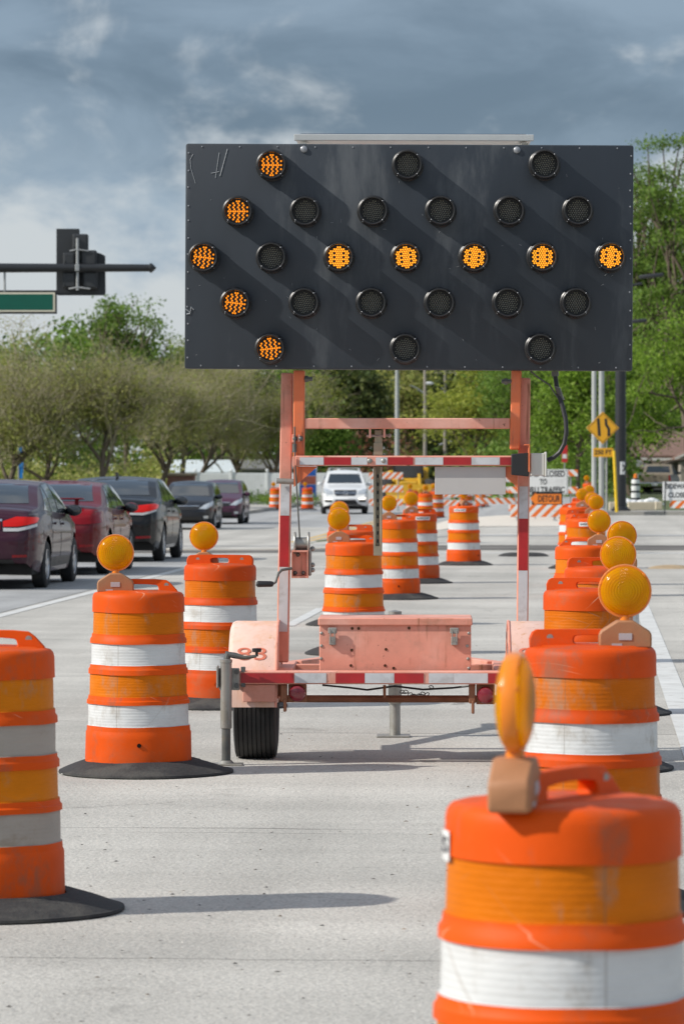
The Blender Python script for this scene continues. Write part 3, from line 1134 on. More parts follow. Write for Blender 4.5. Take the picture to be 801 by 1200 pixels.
# barricades
def barricade(name, label, px, s, w, zs, m, rz=0.0, bh=.2, group='striped barricades', dz=0.0, double=False):
    b = G(px, s); b.z += dz
    t = thing(name, label, 'barricade', b, TH + rz, group)
    for z in zs:
        mb = MB(); mb.box(-w / 2, w / 2, -.02, .02, z, z + bh, .004); mb.build('board', m, t)
    for sx in (-1, 1):
        x = sx * (w / 2 - .22)
        mb = MB()
        mb.box(x - .025, x + .025, .023, .073, .05, max(zs) + bh)
        mb.box(x - .03, x + .03, -.55, .65, 0, .055, .006)
        mb.build('leg', GALV, t)
    return t


rc = barricade('barricade', 'striped barricade carrying the white road closed board', 636, 38.5, 2.1, (.22, .76, 1.28), STRIPE)
b = rc.location
sg = thing('road_closed_sign', 'white sign reading road closed to thru traffic mounted on the barricade', 'road sign', W(636, 38.7, b.z), TH)
mb = MB(); mb.box(-.755, .755, -.06, -.035, .72, 1.49, .01); fc = mb.build('sign_face', WHITE, sg)
mb = MB(); mb.box(-.6, -.55, -.034, .0, .75, 1.45); mb.box(.55, .6, -.034, .0, .75, 1.45); mb.build('clamp', GALV, sg)
mb = MB()
for z, tx, ft in ((1.345, 'ROAD CLOSED', 1.3), (1.105, 'TO', .22), (.865, 'THRU TRAFFIC', 1.3)):
    text_mb(mb, tx, .235, Matrix.Translation((0, -.0615, z)) @ Matrix.Rotation(math.radians(90), 4, 'X'), fit=ft)
for a in ((-.725, .725, 1.452, 1.464), (-.725, .725, .745, .757), (-.725, -.713, .757, 1.452), (.713, .725, .757, 1.452)):
    mb.box(a[0], a[1], -.0635, -.0605, a[2], a[3])
mb.build('lettering', BLK, fc)
S = 39.2
sg = thing('detour_sign', 'orange detour arrow sign pointing left, fixed below the road closed board', 'road sign', W(639, S, b.z), TH)
X = lambda px: (px - 639) / S
Zl = lambda py: ZZ(py, S) - b.z
mb = MB(); mb.box(X(622.5), X(658.5), -.03, -.01, Zl(592.5), Zl(576), .008); fc = mb.build('sign_face', BLK, sg)
mb = MB()
mb.prism([(X(620.5), Zl(584.5)), (X(627.5), Zl(577.0)), (X(627.5), Zl(579)), (X(657), Zl(579)), (X(657), Zl(590.5)), (X(627.5), Zl(590.5)), (X(627.5), Zl(592.3))], 'Y', -.038, -.031)
ar = mb.build('arrow', ORG_SIGN, fc)
mb = MB()
text_mb(mb, 'DETOUR', .27, Matrix.Translation((X(642.5), -.0395, Zl(584.8))) @ Matrix.Rotation(math.radians(90), 4, 'X'), fit=.66)
mb.build('lettering', BLK, ar)
mb = MB(); mb.box(X(626), X(627.5), -.009, .02, 0, Zl(577)); mb.box(X(654), X(655.5), -.009, .02, 0, Zl(577)); mb.build('leg', GALV, sg)

barricade('barricade', 'low white and orange barricade standing in front of the road closed board', 628, 40.5, 1.5, (.12, .3), STRIPE_R, 0, .17)
barricade('barricade', 'striped barricade left of the right mast post, partly hidden by the grey plate', 583, 31, 1.75, (.2, .62, 1.02), STRIPE, .05, .22)
barricade('barricade', 'striped barricade seen below the grey plate in the middle of the closed street', 527, 27, 1.9, (.2, .58), STRIPE_R, 0, .25)
barricade('barricade', 'tall three board striped barricade between the white car and the yellow loader', 452, 26.5, 1.5, (.22, .82, 1.4), STRIPE_R, -.03, .3)
barricade('barricade', 'short striped barricade far right of the orange drums, beside the road closed board', 563, 29, .9, (.55, .95), STRIPE, .1, .22)

# sidewalk closed sign on its easel
S = 38.0
b = G(795, S); b.z += .13
sg = thing('sidewalk_closed_sign', 'white sidewalk closed sign on a folding stand above a striped board, at the right edge', 'road sign', b, TH)
mb = MB()
mb.M = Matrix.Rotation(math.radians(-6), 4, 'X')
mb.box(-.5, .5, -.012, .012, .40, .98, .005); fc = mb.build('sign_face', WHITE, sg)
mb = MB()
mb.M = Matrix.Rotation(math.radians(-6), 4, 'X')
RX = Matrix.Rotation(math.radians(90), 4, 'X')
for z, tx, ft in ((.83, 'SIDEWALK', .84), (.56, 'CLOSED', .66)):
    text_mb(mb, tx, .21, Matrix.Rotation(math.radians(-6), 4, 'X') @ Matrix.Translation((0, -.0145, z)) @ RX, fit=ft)
mb.build('lettering', BLK, fc)
mb = MB()
mb.M = Matrix.Rotation(math.radians(-6), 4, 'X')
mb.box(-.28, .6, -.012, .012, .16, .385, .003); mb.build('striped_board', STRIPE_R, sg)
for sx in (-1, 1):
    mb = MB(); mb.tube([(sx * .45, -.08, -.01), (sx * .42, .03, .99)], .018, 6); mb.tube([(sx * .4, .55, -.01), (sx * .4, .05, .95)], .018, 6); mb.build('leg', DKGREY, sg)

# cream concrete wall and white sheeting on it
CONCW = mat('cream concrete', (.60, .52, .40), .85, var=.08, dirt=.25, dcol=(.35, .3, .22), ds=2)
for x0, x1, lab, s in ((735, 766, 'long cream concrete block behind the tall black pole', 35), (767, 775, 'short cream concrete block beside the sidewalk closed sign', 34.6), (713, 720, 'small cream concrete block left of the tall black pole', 35)):
    b = G((x0 + x1) / 2, s); b.z += .13
    w = (x1 - x0) / s / 2
    mb = MB(); mb.box(-w, w, -.2, .2, -.02, .25, .015)
    o = tag(mb.build('concrete_block', CONCW), lab, 'concrete block', 'cream concrete blocks at the corner')
    o.location = b; o.rotation_euler.z = TH
b = G(752, 33.5)
b.z += .13
mb = MB()
n = 26
for i in range(n):
    u = i / n
    mb.ball((-.65 + 1.3 * u, RNG.uniform(-.1, .1), .10 + .14 * RNG.random()), .12, 8, (1.3, .8, RNG.uniform(.6, 1)))
o = tag(mb.build('white_bags', mat('white plastic sacks', (.75, .76, .77), .5)), 'heap of white sacks lying behind the cream concrete block', 'sacks')
o.location = b; o.rotation_euler.z = TH

# utility poles along the far street
for i, (px, s, top, r, arm, lab) in enumerate((
        (465, 21, 438, .13, 0, 'nearest pale utility pole with a short crossarm under the arrow board'),
        (497.5, 18, 440, .11, 1, 'utility pole carrying a curved arm with a street lamp'),
        (521, 14, 441, .13, 2, 'third utility pole, thinner and plain, right of the street lamp pole'),
        (540, 11, 462, .13, 2, 'farthest and shortest utility pole'))):
    b = G(px, s)
    t = thing('utility_pole', lab, 'utility pole', b, TH, 'utility poles along the far street')
    ht = ZZ(top - 12, s) - b.z
    mb = MB(); mb.tube([(0, 0, -.1), (0, 0, ht)], r * 1.15, 14, r * .8); mb.build('pole', GALV2 if i == 0 else WOODP, t)
    if arm == 0:
        mb = MB(); mb.box(-.5, .5, -.05, .05, ht - .35, ht - .25, .01)
        ca = mb.build('crossarm', WOODP, t)
        for x in (-.42, .42):
            mb = MB(); mb.lathe([(.03, 0), (.09, .03), (.09, .12), (.05, .14), (.08, .17), (.03, .24)], 10, M=Matrix.Translation((x, 0, ht - .25)), caps=True)
            mb.build('insulator', GALV, ca)
    if arm == 1:
        z0 = ZZ(461, s) - b.z
        mb = MB(); mb.tube([(0, 0, z0), (-.5, 0, z0 + .35), (-1.0, 0, z0 + .55)], .03, 6)
        mb.tube([(0, 0, z0 - .05), (-.5, 0, z0 + .25)], .015, 6); am = mb.build('lamp_arm', GALV, t)
        mb = MB(); mb.tube([(0, 0, z0 + .2), (-.0, 0, z0 + .55), (.1, 0, z0 + .62), (.32, 0, z0 + .66)], .03, 6)
        mb.ball((.28, 0, z0 + .66), .3, 12, (1, .5, .35)); mb.build('lamp_head', mat('pale lamp housing', (.6, .62, .62), .4), am)
    if arm == 2:
        mb = MB(); mb.box(-.9, .9, -.05, .05, ht - .6, ht - .48, .01); mb.build('crossarm', WOODP, t)

# blue and red information sign, blue banner pole
S = 24.0
b = G(360.5, S)
sg = thing('information_sign', 'upright blue, white and red information sign behind the far orange drum', 'information sign', b, TH)
zz = lambda py: ZZ(py, S) - b.z
BLU = mat('blue sign sheeting', (.02, .13, .50), .4)
RDS = mat('brick red sign sheeting', (.48, .12, .07), .4)
mb = MB(); mb.box(-.44, .44, -.05, .05, zz(583), zz(541), .01); fc = mb.build('panel', WHITE, sg)
mb = MB(); mb.box(-.38, .4, -.056, -.052, zz(557.5), zz(549)); mb.build('upper_band', BLU, fc)
mb = MB(); mb.box(-.38, .4, -.056, -.052, zz(567.5), zz(558)); mb.build('middle_band', RDS, fc)
mb = MB(); mb.box(-.38, .4, -.056, -.052, zz(583), zz(568)); mb.build('lower_band', BLU, fc)
for sx in (-.4, .4):
    mb = MB(); mb.box(sx - .04, sx + .04, -.03, .03, -.05, zz(582)); mb.build('post', GALV, sg)
b = G(22, 25)
bn = thing('banner_pole', 'slim pole with a narrow bright blue banner among the olive tree trunks', 'banner pole', b, TH)
mb = MB(); mb.tube([(0, 0, -.05), (0, 0, 3.0)], .03, 8); mb.build('pole', GALV, bn)
mb = MB()
for i in range(6):
    z0, z1 = 1.4 + i * .25, 1.4 + (i + 1) * .25
    w0, w1 = .1 + .02 * math.sin(i), .1 + .02 * math.sin(i + 1)
    mb.box(.03, .03 + w0 * 1.6, -.01 + .01 * math.sin(i * 2), .01 + .01 * math.sin(i * 2), z0, z1 - .001)
mb.build('banner', mat('bright blue cloth', (.01, .22, .65), .6), bn)

# ---------------------------------------------------------------- arrow board trailer
PINK = mat('faded pink orange paint', (.70, .30, .22), .55, var=.14, vs=4, dirt=.6, dcol=(.42, .16, .08), ds=3.2, dthr=.55, spec=.3, bump=.12, bs=30)
PINKL = mat('bleached pink fender paint', (.74, .50, .42), .55, spec=.3, var=.10, vs=5, dirt=.55, dcol=(.62, .31, .13), ds=3.0, dthr=.52, stretch=(1, 1, .4))
ORNG = mat('chipped orange paint', (.72, .17, .06), .5, var=.15, vs=6, dirt=.85, dcol=(.10, .05, .035), ds=4.5, dthr=.60, stretch=(1, 1, .5))
RUST = mat('rusty steel', (.30, .13, .07), .85, .1, var=.35, vs=8, bump=.4, bs=40)
BOARD = mat('charcoal sign panel', (.024, .031, .041), .45, var=.22, vs=1.5, dirt=.6, dcol=(.095, .105, .115), ds=1.6, dthr=.50, stretch=(1.6, 1, .35))
HOOD = mat('black lamp hood', (.012, .012, .013), .38, var=.2, vs=8)
SCRATCH = mat('bare scratch', (.30, .32, .34), .5)
RIVET = mat('dull rivets', (.30, .31, .33), .45, .5)
ALU = mat('aluminium frame', (.62, .63, .62), .35, .5, var=.08)
SOLAR = mat('solar cells', (.015, .02, .05), .15)
TAPE_W = mat('silver reflective tape', (.58, .60, .62), .35, var=.08, vs=14, dirt=.5, dcol=(.33, .32, .31), ds=6, dthr=.5)
TAPE_R = mat('red reflective tape', (.42, .018, .022), .35, var=.15, vs=10, dirt=.35, dcol=(.22, .03, .03), ds=6)
RUBBER = mat('tyre rubber', (.022, .022, .023), .8, var=.2, vs=6, dirt=.5, dcol=(.09, .085, .075), ds=3, bump=.2, bs=60)
STEEL = mat('worn zinc steel', (.34, .335, .31), .45, .5, var=.2, vs=10, dirt=.5, dcol=(.17, .15, .11), ds=5, bump=.1, bs=60)
STEELD = mat('dark worn steel', (.13, .135, .13), .5, .4, var=.25, vs=10, dirt=.4, dcol=(.2, .16, .1), ds=6)
STRUT = mat('olive zinc strut', (.33, .30, .22), .5, .5, var=.2, vs=8)
BLKPL = mat('black plastic', (.018, .018, .02), .5)
GREYBOX = mat('pale grey enclosure', (.56, .56, .52), .5, var=.05, dirt=.2, dcol=(.35, .33, .28), ds=5)
PLATE = mat('pale grey aluminium plate', (.50, .49, .475), .55, var=.04, vs=3, dirt=.15, dcol=(.36, .35, .33), ds=4)
REDLENS = mat('red lamp lens', (.22, .01, .02), .2, coat=.6)
LED_ON = mat('lit amber led', (.8, .25, .01), .4, emit=(1.0, .36, .018, 1), es=1.7)
LED_DIM = mat('lit amber led far side', (.8, .25, .02), .4, emit=(1.0, .30, .010, 1), es=1.1)
LED_OFF = mat('unlit led', (.27, .26, .21), .35)
LED_BASE = mat('lamp face', (.02, .02, .02), .5)


def rusty(m, rust=(.26, .10, .045), amt=.85, fade=(.80, .50, .42)):
    """rust runs down the steel, chips along it, and paint bleached unevenly by the sun"""
    t = NT.__new__(NT); t.t = m.node_tree
    b = next(n for n in t.t.nodes if n.type == 'BSDF_PRINCIPLED')
    c = b.inputs['Base Color'].links[0].from_socket
    tc = t.n('ShaderNodeTexCoord').outputs['Object']
    fa = t.noise(tc, 2.4, 4, .55)
    c = t.mix(t.ramp(fa, .42, .68, 0, .6), c, fade)
    run = t.noise(t.vmath('MULTIPLY', tc, (26, 26, 1.6)), 1.0, 4, .6)
    zone = t.ramp(t.noise(tc, 3.2, 4, .6), .43, .58)
    c = t.mix(t.math('MULTIPLY', t.math('MULTIPLY', t.ramp(run, .54, .70), zone), amt), c, rust)
    chip = t.noise(tc, 34, 6, .7)
    zone2 = t.ramp(t.noise(tc, 5.0, 3, .6), .46, .58)
    c = t.mix(t.math('MULTIPLY', t.math('MULTIPLY', t.ramp(chip, .64, .67), zone2), .85), c, (.16, .07, .04))
    film = t.noise(tc, 11, 7, .7)
    c = t.mix(t.ramp(film, .5, .75, 0, .3), c, (.34, .22, .17))
    t.put(b.inputs['Base Color'], c)
rusty(PINK)
rusty(PINKL, (.55, .27, .10), .6, (.84, .62, .54))
rusty(ORNG, (.10, .05, .035), .9, (.78, .26, .12))

A = math.tan(.021)
tr_s = 217.0
TR = thing('arrow_board_trailer', 'faded pink trailer carrying a large dark flashing arrow board lit with a left arrow', 'arrow board', W(460, tr_s), TH - .021)
D0 = F / tr_s


def T(px, py, dy):
    d = D0 + dy
    x = (px - 400.5) / F * d - (460 - 400.5) / tr_s - dy * A
    return Vector((x, dy, H - (py - YH) / F * d))


def tbox(mb, px0, px1, py0, py1, y0, y1, bev=0.0):
    a, b = T(px0, py1, y0), T(px1, py0, y0)
    mb.box(a.x, b.x, y0, y1, a.z, b.z, bev)
    return a, b


# rear bar with its tape
mb = MB()
tbox(mb, 270, 650, 786.5, 802, 0, .09, .006)
mb.build('rear_bar', PINK, TR)
for px0, px1, m in ((282, 344, TAPE_R), (345, 382, TAPE_W), (393, 427, TAPE_R), (427.3, 461.5, TAPE_W), (461.8, 496, TAPE_R), (502, 531, TAPE_W), (531.3, 571, TAPE_W), (571.4, 634, TAPE_R)):
    mb = MB(); tbox(mb, px0, px1, 789, 800.5, -.003, -.0005); mb.build('reflective_tape', m, TR)
# frame rails, cross members and tongue
mb = MB()
for x in (-.60, .60):
    mb.box(x - .045, x + .045, .095, 1.25, .43, .50, .006)
mb.box(-.552, .552, .93, 1.0, .43, .495, .004)
mb.box(-.552, .552, .40, .46, .425, .49, .004)
mb.bar((-.56, 1.25, .465), (-.02, 2.75, .465), .07, .07, .004)
mb.bar((.56, 1.25, .465), (.02, 2.75, .465), .07, .07, .004)
mb.box(-.05, .05, 2.55, 3.1, .43, .50, .01)
mb.build('chassis', PINK, TR)
mb = MB()
a = T(320, 823, .45); b = T(583, 815, .45)
mb.box(-.86, .86, .42, .49, a.z, b.z, .01)
for x in (-.62, .62):
    mb.box(x - .025, x + .025, .30, .62, b.z - .01, .43, .004)
mb.build('axle', RUST, TR)
# toolbox
def toolbox():
    mb = MB()
    a, b = tbox(mb, 374, 551.5, 732, 787, .12, .58, .004)
    bx = mb.build('toolbox', PINK, TR)
    mb = MB()
    a2, b2 = T(372.5, 733, .11), T(553, 726, .11)
    mb.box(a2.x, b2.x, .105, .6, a2.z, b2.z + .008, .005)
    mb.build('toolbox_lid', PINK, bx)
    for px in (389.5, 532):
        mb = MB()
        c = T(px, 745, .12)
        mb.box(c.x - .018, c.x + .018, .098, .119, c.z - .05, c.z - .005, .003)
        mb.box(c.x - .024, c.x + .024, .092, .104, c.z + .012, c.z + .045, .004)
        mb.tube([(c.x - .012, .09, c.z + .03), (c.x - .012, .088, c.z - .03), (c.x + .012, .088, c.z - .03), (c.x + .012, .09, c.z + .03)], .004, 6)
        mb.build('latch', STEEL, bx)
    mb = MB()
    for px, py in ((376.5, 742), (376.5, 757), (376, 772), (549, 742), (547, 757), (548, 772), (549, 783)):
        c = T(px, py, .12); mb.ball((c.x, .119, c.z), .009, 8, (1, .5, 1))
    mb.build('bolts', STEEL, bx)
    hm = mat('rust rimmed holes', (.10, .045, .02), .9)
    for px, py in ((412.5, 736.5), (420, 736.5), (412, 762), (452, 761), (411, 780), (451, 780), (461, 783), (479, 736)):
        mb = MB()
        c = T(px, py, .12); mb.lathe([(0, 0), (.008, 0), (.008, .002)], 10, 'Y', Matrix.Translation((c.x, .1195, c.z)))
        mb.build('drill_hole', hm, bx)
toolbox()


def side(sgn):
    """wheel, fender and lights on one side; sgn -1 is the left of the picture"""
    wx = .756 * sgn
    # wheel
    mb = MB()
    prof = []
    for k in range(-4, 5):
        xx = k * .0245
        r = .338 - .012 * (abs(k) / 4) ** 3
        prof += [(r, xx - .0095), (r, xx + .0095)]
        if k < 4: prof += [(r - .011, xx + .0098), (r - .011, xx + .0147)]
    prof = [(.19, -.095), (.215, -.108), (.27, -.118), (.31, -.113)] + prof + [(.31, .113), (.27, .118), (.215, .108), (.19, .095)]
    mb.lathe(prof, 72, 'X', Matrix.Translation((wx, .46, .335)), mod=lambda r, h, t: (r, h))
    tyre = mb.build('tyre', RUBBER, TR, smooth=40)
    mb = MB()
    mb.lathe([(.19, -.095), (.2, -.09), (.18, -.07), (.17, .0), (.07, .03), (.06, .05), (0, .05)], 40, 'X', Matrix.Translation((wx, .46, .335)) @ Matrix.Rotation(0 if sgn < 0 else math.pi, 4, 'Z'))
    mb.build('rim', STEEL, TR)
    # fender: rolled sheet with side cheeks
    x0, x1 = (-.895, -.632) if sgn < 0 else (.632, .895)
    c = Vector((0, .46, .335))
    R = .425
    mb = MB()
    n = 28
    out, inn = [], []
    for i in range(n + 1):
        t = math.pi * (1.02 - 1.04 * i / n)
        flatk = .97 if .2 < i / n < .8 else 1
        for lst, r in ((out, R), (inn, R - .006)):
            lst.append((c.y + r * math.cos(t), c.z + r * math.sin(t)))
    def rowx(x, pts): return [mb.bm.verts.new((x, p[0], p[1])) for p in pts]
    bv = .03
    sink = [(c.y + (p[0] - c.y) * (1 - .022), c.z + (p[1] - c.z) * (1 - .022)) for p in out]
    sink2 = [(c.y + (p[0] - c.y) * (1 - .08), c.z + (p[1] - c.z) * (1 - .08)) for p in out]
    outer_first = sgn < 0
    xs = [x0, x0 + .01, x0 + bv, x1] if outer_first else [x0, x1 - bv, x1 - .01, x1]
    ps = [sink2, sink, out, out] if outer_first else [out, out, sink, sink2]
    rows = [rowx(x, p) for x, p in zip(xs, ps)]
    for a_, b_ in zip(rows[:-1], rows[1:]):
        for i in range(n): mb.bm.faces.new((a_[i], a_[i + 1], b_[i + 1], b_[i]))
    # inner cheek plate
    xi = x1 if sgn < 0 else x0
    hub = mb.bm.verts.new((xi, c.y, c.z))
    inr = rows[-1] if sgn < 0 else rows[0]
    for i in range(n): mb.bm.faces.new((inr[i], inr[i + 1], hub))
    mb.box(min(xi, xi - sgn * .012), max(xi, xi - sgn * .012), c.y - R, c.y + R, c.z, c.z + .02)
    fd = mb.build('fender', PINKL, TR, smooth=45)
    # rolled lip on the inner edge
    mb = MB()
    mb.tube([(xi, p[0], p[1]) for p in out], .007, 6)
    mb.build('fender_lip', PINK, fd)
    # painted number
    mb = MB()
    cx = (x0 + x1) / 2 + (.0 if sgn < 0 else .0)
    zc = .590
    def wrap(v):
        t = math.asin(min(.99, (zc - c.z) / R)) + v.y / R
        r = R + .0022 + v.z
        return Vector((cx + v.x, c.y - r * math.cos(t), c.z + r * math.sin(t)))
    text_mb(mb, '83', .115, None, fn=wrap, depth=.001, fit=.16, bold=0.0)
    mb.build('number', mat('faded red number', (.62, .17, .10), .6, var=.2, vs=30), fd)
    # skirt, bracket and tail lamp
    mb = MB()
    sx0, sx1 = (-.81, -.635) if sgn < 0 else (.635, .81)
    mb.box(sx0, sx1, .02, .03, T(0, 823, 0).z, T(0, 802.6, 0).z, .003)
    mb.build('skirt', PINK, TR)
    lx = T(348 if sgn < 0 else 568.5, 0, 0).x
    lz = T(0, 813 if sgn < 0 else 815, 0).z
    mb = MB()
    mb.box(lx - .05, lx + .05, .045, .052, lz - .05, T(0, 802.5, 0).z, .003)
    mb.box(lx - .09, lx - .055, .03, .09, lz - .045, T(0, 802.5, 0).z, .004)
    mb.box(lx - .075, lx - .06, .02, .12, lz - .1, lz - .03, .003)
    mb.build('lamp_bracket', RUST, TR)
    mb = MB()
    mb.lathe([(0, .052), (.025, .050), (.040, .044), (.043, .036), (.043, .012), (.046, .010), (.046, 0)], 28, 'Y', Matrix.Translation((lx, .044, lz)))
    mb.build('tail_lamp', REDLENS, TR)
    # rear stabiliser jack
    jx = T(265, 0, -.06).x * (1 if sgn < 0 else -1)
    mb = MB()
    yj = -.075
    mb.lathe([(.026, .20), (.031, .205), (.031, .555), (.034, .557), (.034, .573), (.0, .579)], 20, M=Matrix.Translation((jx, yj, 0)))
    mb.box(jx - .052, jx - .04, yj - .02, yj + .04, .42, .54, .004)
    mb.box(jx - .04, jx + .07, yj + .034, yj + .045, .405, .525, .004)
    jk = mb.build('stabiliser_jack', STEEL, TR)
    mb = MB(); mb.lathe([(.024, .008), (.024, .21)], 20, M=Matrix.Translation((jx, yj, 0)), caps=True)
    mb.build('inner_tube', STEELD, jk)
    mb = MB(); mb.box(jx - .08, jx + .09, yj - .06, yj + .06, 0.004, .014, .003); mb.lathe([(.045, .014), (.03, .03)], 16, M=Matrix.Translation((jx, yj, 0)))
    mb.build('foot_plate', STEEL, jk)
    mb = MB()
    mb.box(jx + .075, jx + .10, .0, .02, .42, .53, .003)
    mb.box(jx + .03, jx + .07, yj + .045, .0, .43, .52, .005)
    mb.lathe([(.014, 0), (.014, .012)], 12, 'Y', Matrix.Translation((jx + .055, yj + .03, .505)), caps=True)
    mb.lathe([(.014, 0), (.014, .012)], 12, 'Y', Matrix.Translation((jx + .055, yj + .03, .43)), caps=True)
    mb.build('jack_mount', STEELD, jk)
    mb = MB()
    mb.tube([(jx + .005, yj, .575), (jx + .01, yj, .600), (jx + .05, yj - .005, .594), (jx + .10, yj - .008, .583), (jx + .15, yj - .01, .590), (jx + .163, yj - .01, .592)], [.02, .022, .017, .011, .009, .008], 10)
    cr = mb.build('jack_crank', STEELD, jk)
    mb = MB(); mb.lathe([(.008, .590), (.008, .612), (.024, .614), (.026, .632), (.022, .634), (0, .634)], 14, M=Matrix.Translation((jx + .165, yj - .01, 0)))
    mb.build('crank_knob', BLKPL, cr)


side(-1)
side(1)
# tongue jack
mb = MB()
c = T(462.5, 865, 2.1)
mb.lathe([(.036, .2), (.04, .21), (.04, .75), (.0, .76)], 20, M=Matrix.Translation((c.x, 2.1, 0)))
jk = mb.build('tongue_jack', STEEL, TR)
mb = MB(); mb.lathe([(.032, .01), (.032, .22)], 20, M=Matrix.Translation((c.x, 2.1, 0)), caps=True); mb.box(c.x - .11, c.x + .09, 2.02, 2.18, .004, .016, .004); mb.build('jack_foot', STEEL, jk)
mb = MB(); mb.box(c.x - .07, c.x + .07, 2.0, 2.06, .36, .47, .01); mb.build('jack_mount', BLKPL, jk)
# hanging cable and safety chain
mb = MB()
mb.tube([T(378, 803, .1), T(410, 806, .2), T(430, 808.5, .3), T(462, 804, .5), T(495, 808, .3), T(530, 806, .2), T(556, 803, .1)], .006, 6)
mb.build('brake_cable', BLKPL, TR)
mb = MB()
a, b = T(468, 804, .7), T(505, 805, .5)
for i in range(16):
    u = i / 15
    p_ = a.lerp(b, u); p_.z -= .05 * math.sin(math.pi * u)
    if i in (1, 2, 12, 13): p_.z -= .02
    M = Matrix.Translation(p_) @ Matrix.Rotation(i * 1.57, 4, 'X') @ Matrix.Rotation(.3, 4, 'Z')
    mb.M = M
    mb.tube([(.013 * math.cos(t), .008 * math.sin(t), 0) for t in [k * 1.047 for k in range(7)]], .0028, 5)
mb.M = Matrix.Identity(4)
mb.build('safety_chain', STEELD, TR)
mb = MB(); tbox(mb, 448.5, 452, 803, 818, .09, .12, .002); mb.build('hanger_tab', RUST, TR)

# mast
PY = .55
def post(p0, p1, w, d, m, name, y, bev=.006):
    a, b = T(*p0, y), T(*p1, y)
    mb = MB()
    mb.bar(a, b, w, d, bev)
    return mb.build(name, m, TR), a, b
po, la, lb = post((331, 776), (336.5, 437), .066, .075, PINK, 'mast_post', PY)
pr, ra, rb = post((611, 780), (614, 443), .064, .075, PINK, 'mast_post', PY)
for o, a, b, runs in ((po, la, lb, ((566, 604, TAPE_W), (604.3, 664, TAPE_R), (664.3, 740, TAPE_W))), (pr, ra, rb, ((570, 607.5, TAPE_W), (608, 668, TAPE_R), (668.3, 745, TAPE_W)))):
    za, zb = a.z, b.z
    def at(py):
        z = T(0, py, PY).z
        return a.lerp(b, (z - za) / (zb - za))
    for q0, q1, m in runs:
        mb = MB()
        u, v = at(q0), at(q1)
        dv = Vector((0, -.0385 - .0012, 0))
        mb.bar(u + dv, v + dv, .05, .002)
        mb.build('reflective_tape', m, o)
ip, a, b = post((350, 537), (350.5, 434), .062, .07, ORNG, 'inner_post', .49)
ip2, a, b = post((602.5, 527), (604.5, 434), .056, .07, ORNG, 'inner_post', .49)
mb = MB(); tbox(mb, 356.6, 597, 490, 502.5, .46, .52, .005); mb.build('upper_crossbar', PINK, TR)
mb = MB(); a, b = tbox(mb, 345.5, 601, 534, 546, .40, .47, .005)
mb.box(a.x + .03, b.x - .03, .471, .512, a.z + .01, b.z - .01)
lcb = mb.build('lower_crossbar', PINK, TR)
for q0, q1, m in ((351, 379, TAPE_W), (379.4, 411, TAPE_R), (411.4, 430, TAPE_W), (440, 453.5, TAPE_W), (454.5, 483.5, TAPE_R), (486, 518.8, TAPE_W), (519.2, 551.5, TAPE_R), (552, 585, TAPE_W), (585.3, 599, TAPE_R)):
    mb = MB(); tbox(mb, q0, q1, 536, 544.6, .396, .3992); mb.build('reflective_tape', m, lcb)
for px in (433, 449):
    mb = MB(); c = T(px, 540, .4); mb.ball((c.x, .398, c.z), .014, 10, (1, .6, 1)); mb.build('carriage_bolt', STEEL, lcb)
for q in (((344, 546.6), (372, 546.6), (344, 571)), ((580, 546.6), (606, 546.6), (606, 572))):
    mb = MB(); mb.prism([(T(x, y, .45).x, T(x, y, .45).z) for x, y in q], 'Y', .44, .452); mb.build('gusset', ORNG, TR)
# telescoping strut
mb = MB()
tbox(mb, 438.5, 447.5, 504, 533.5, .52, .56, .003)
tbox(mb, 437.5, 448, 519, 533, .512, .519)
mb.build('upper_strut', STRUT, TR)
mb = MB()
tbox(mb, 437.3, 440, 546.6, 651, .474, .52, .002)
tbox(mb, 444.8, 447.5, 546.6, 651, .474, .52, .002)
tbox(mb, 440.2, 444.6, 546.6, 651, .505, .52)
tbox(mb, 437.3, 447.5, 640, 651, .470, .4735)
mb.build('lower_strut', STRUT, TR)
mb = MB()
for k in range(9):
    tbox(mb, 441.4, 443.4, 556 + k * 9.5, 560 + k * 9.5, .5035, .5047)
mb.build('strut_slots', BLKPL, TR)
for x in (433.2, 450):
    mb = MB(); tbox(mb, x - 1.2, x + 1.2, 502.7, 513, .47, .56); mb.build('strut_lug', PINK, TR)
mb = MB(); a = T(429, 511, .52); b = T(456, 510.5, .52); mb.tube([a, b], .006, 8); mb.ball(b, .011, 8); mb.build('strut_pin', STEEL, TR)
# pivot bolts
mb = MB()
for px, py in ((360, 444), (593, 447)):
    mb = MB()
    a = T(px - 6, py, .47); b = T(px + 6, py, .47)
    mb.tube([a, b], .012, 8); mb.tube([T(px - 3, py, .47), T(px + 1, py, .47)], .02, 6)
    mb.build('pivot_bolt', STEELD, TR)
for px, py in ((345, 514), (352, 514)):
    mb = MB(); mb.ball(T(px, py, .45), .015, 8); mb.build('pivot_bolt', STEELD, TR)
mb = MB()
tbox(mb, 342, 346, 509, 519, .44, .47, .003); mb.build('pivot_lug', PINK, TR)
mb = MB(); tbox(mb, 348.5, 351.5, 509, 518, .44, .47, .003); mb.build('pivot_lug', PINK, TR)
mb = MB(); tbox(mb, 342.5, 345.5, 535, 547, .375, .395, .002); mb.build('cable_lug', PINK, TR)
# pull pin tube
mb = MB(); a, b = T(324, 563.5, .48), T(345, 564.5, .48)
mb.tube([a, b], .016, 12); mb.build('locking_tube', STEEL, TR)
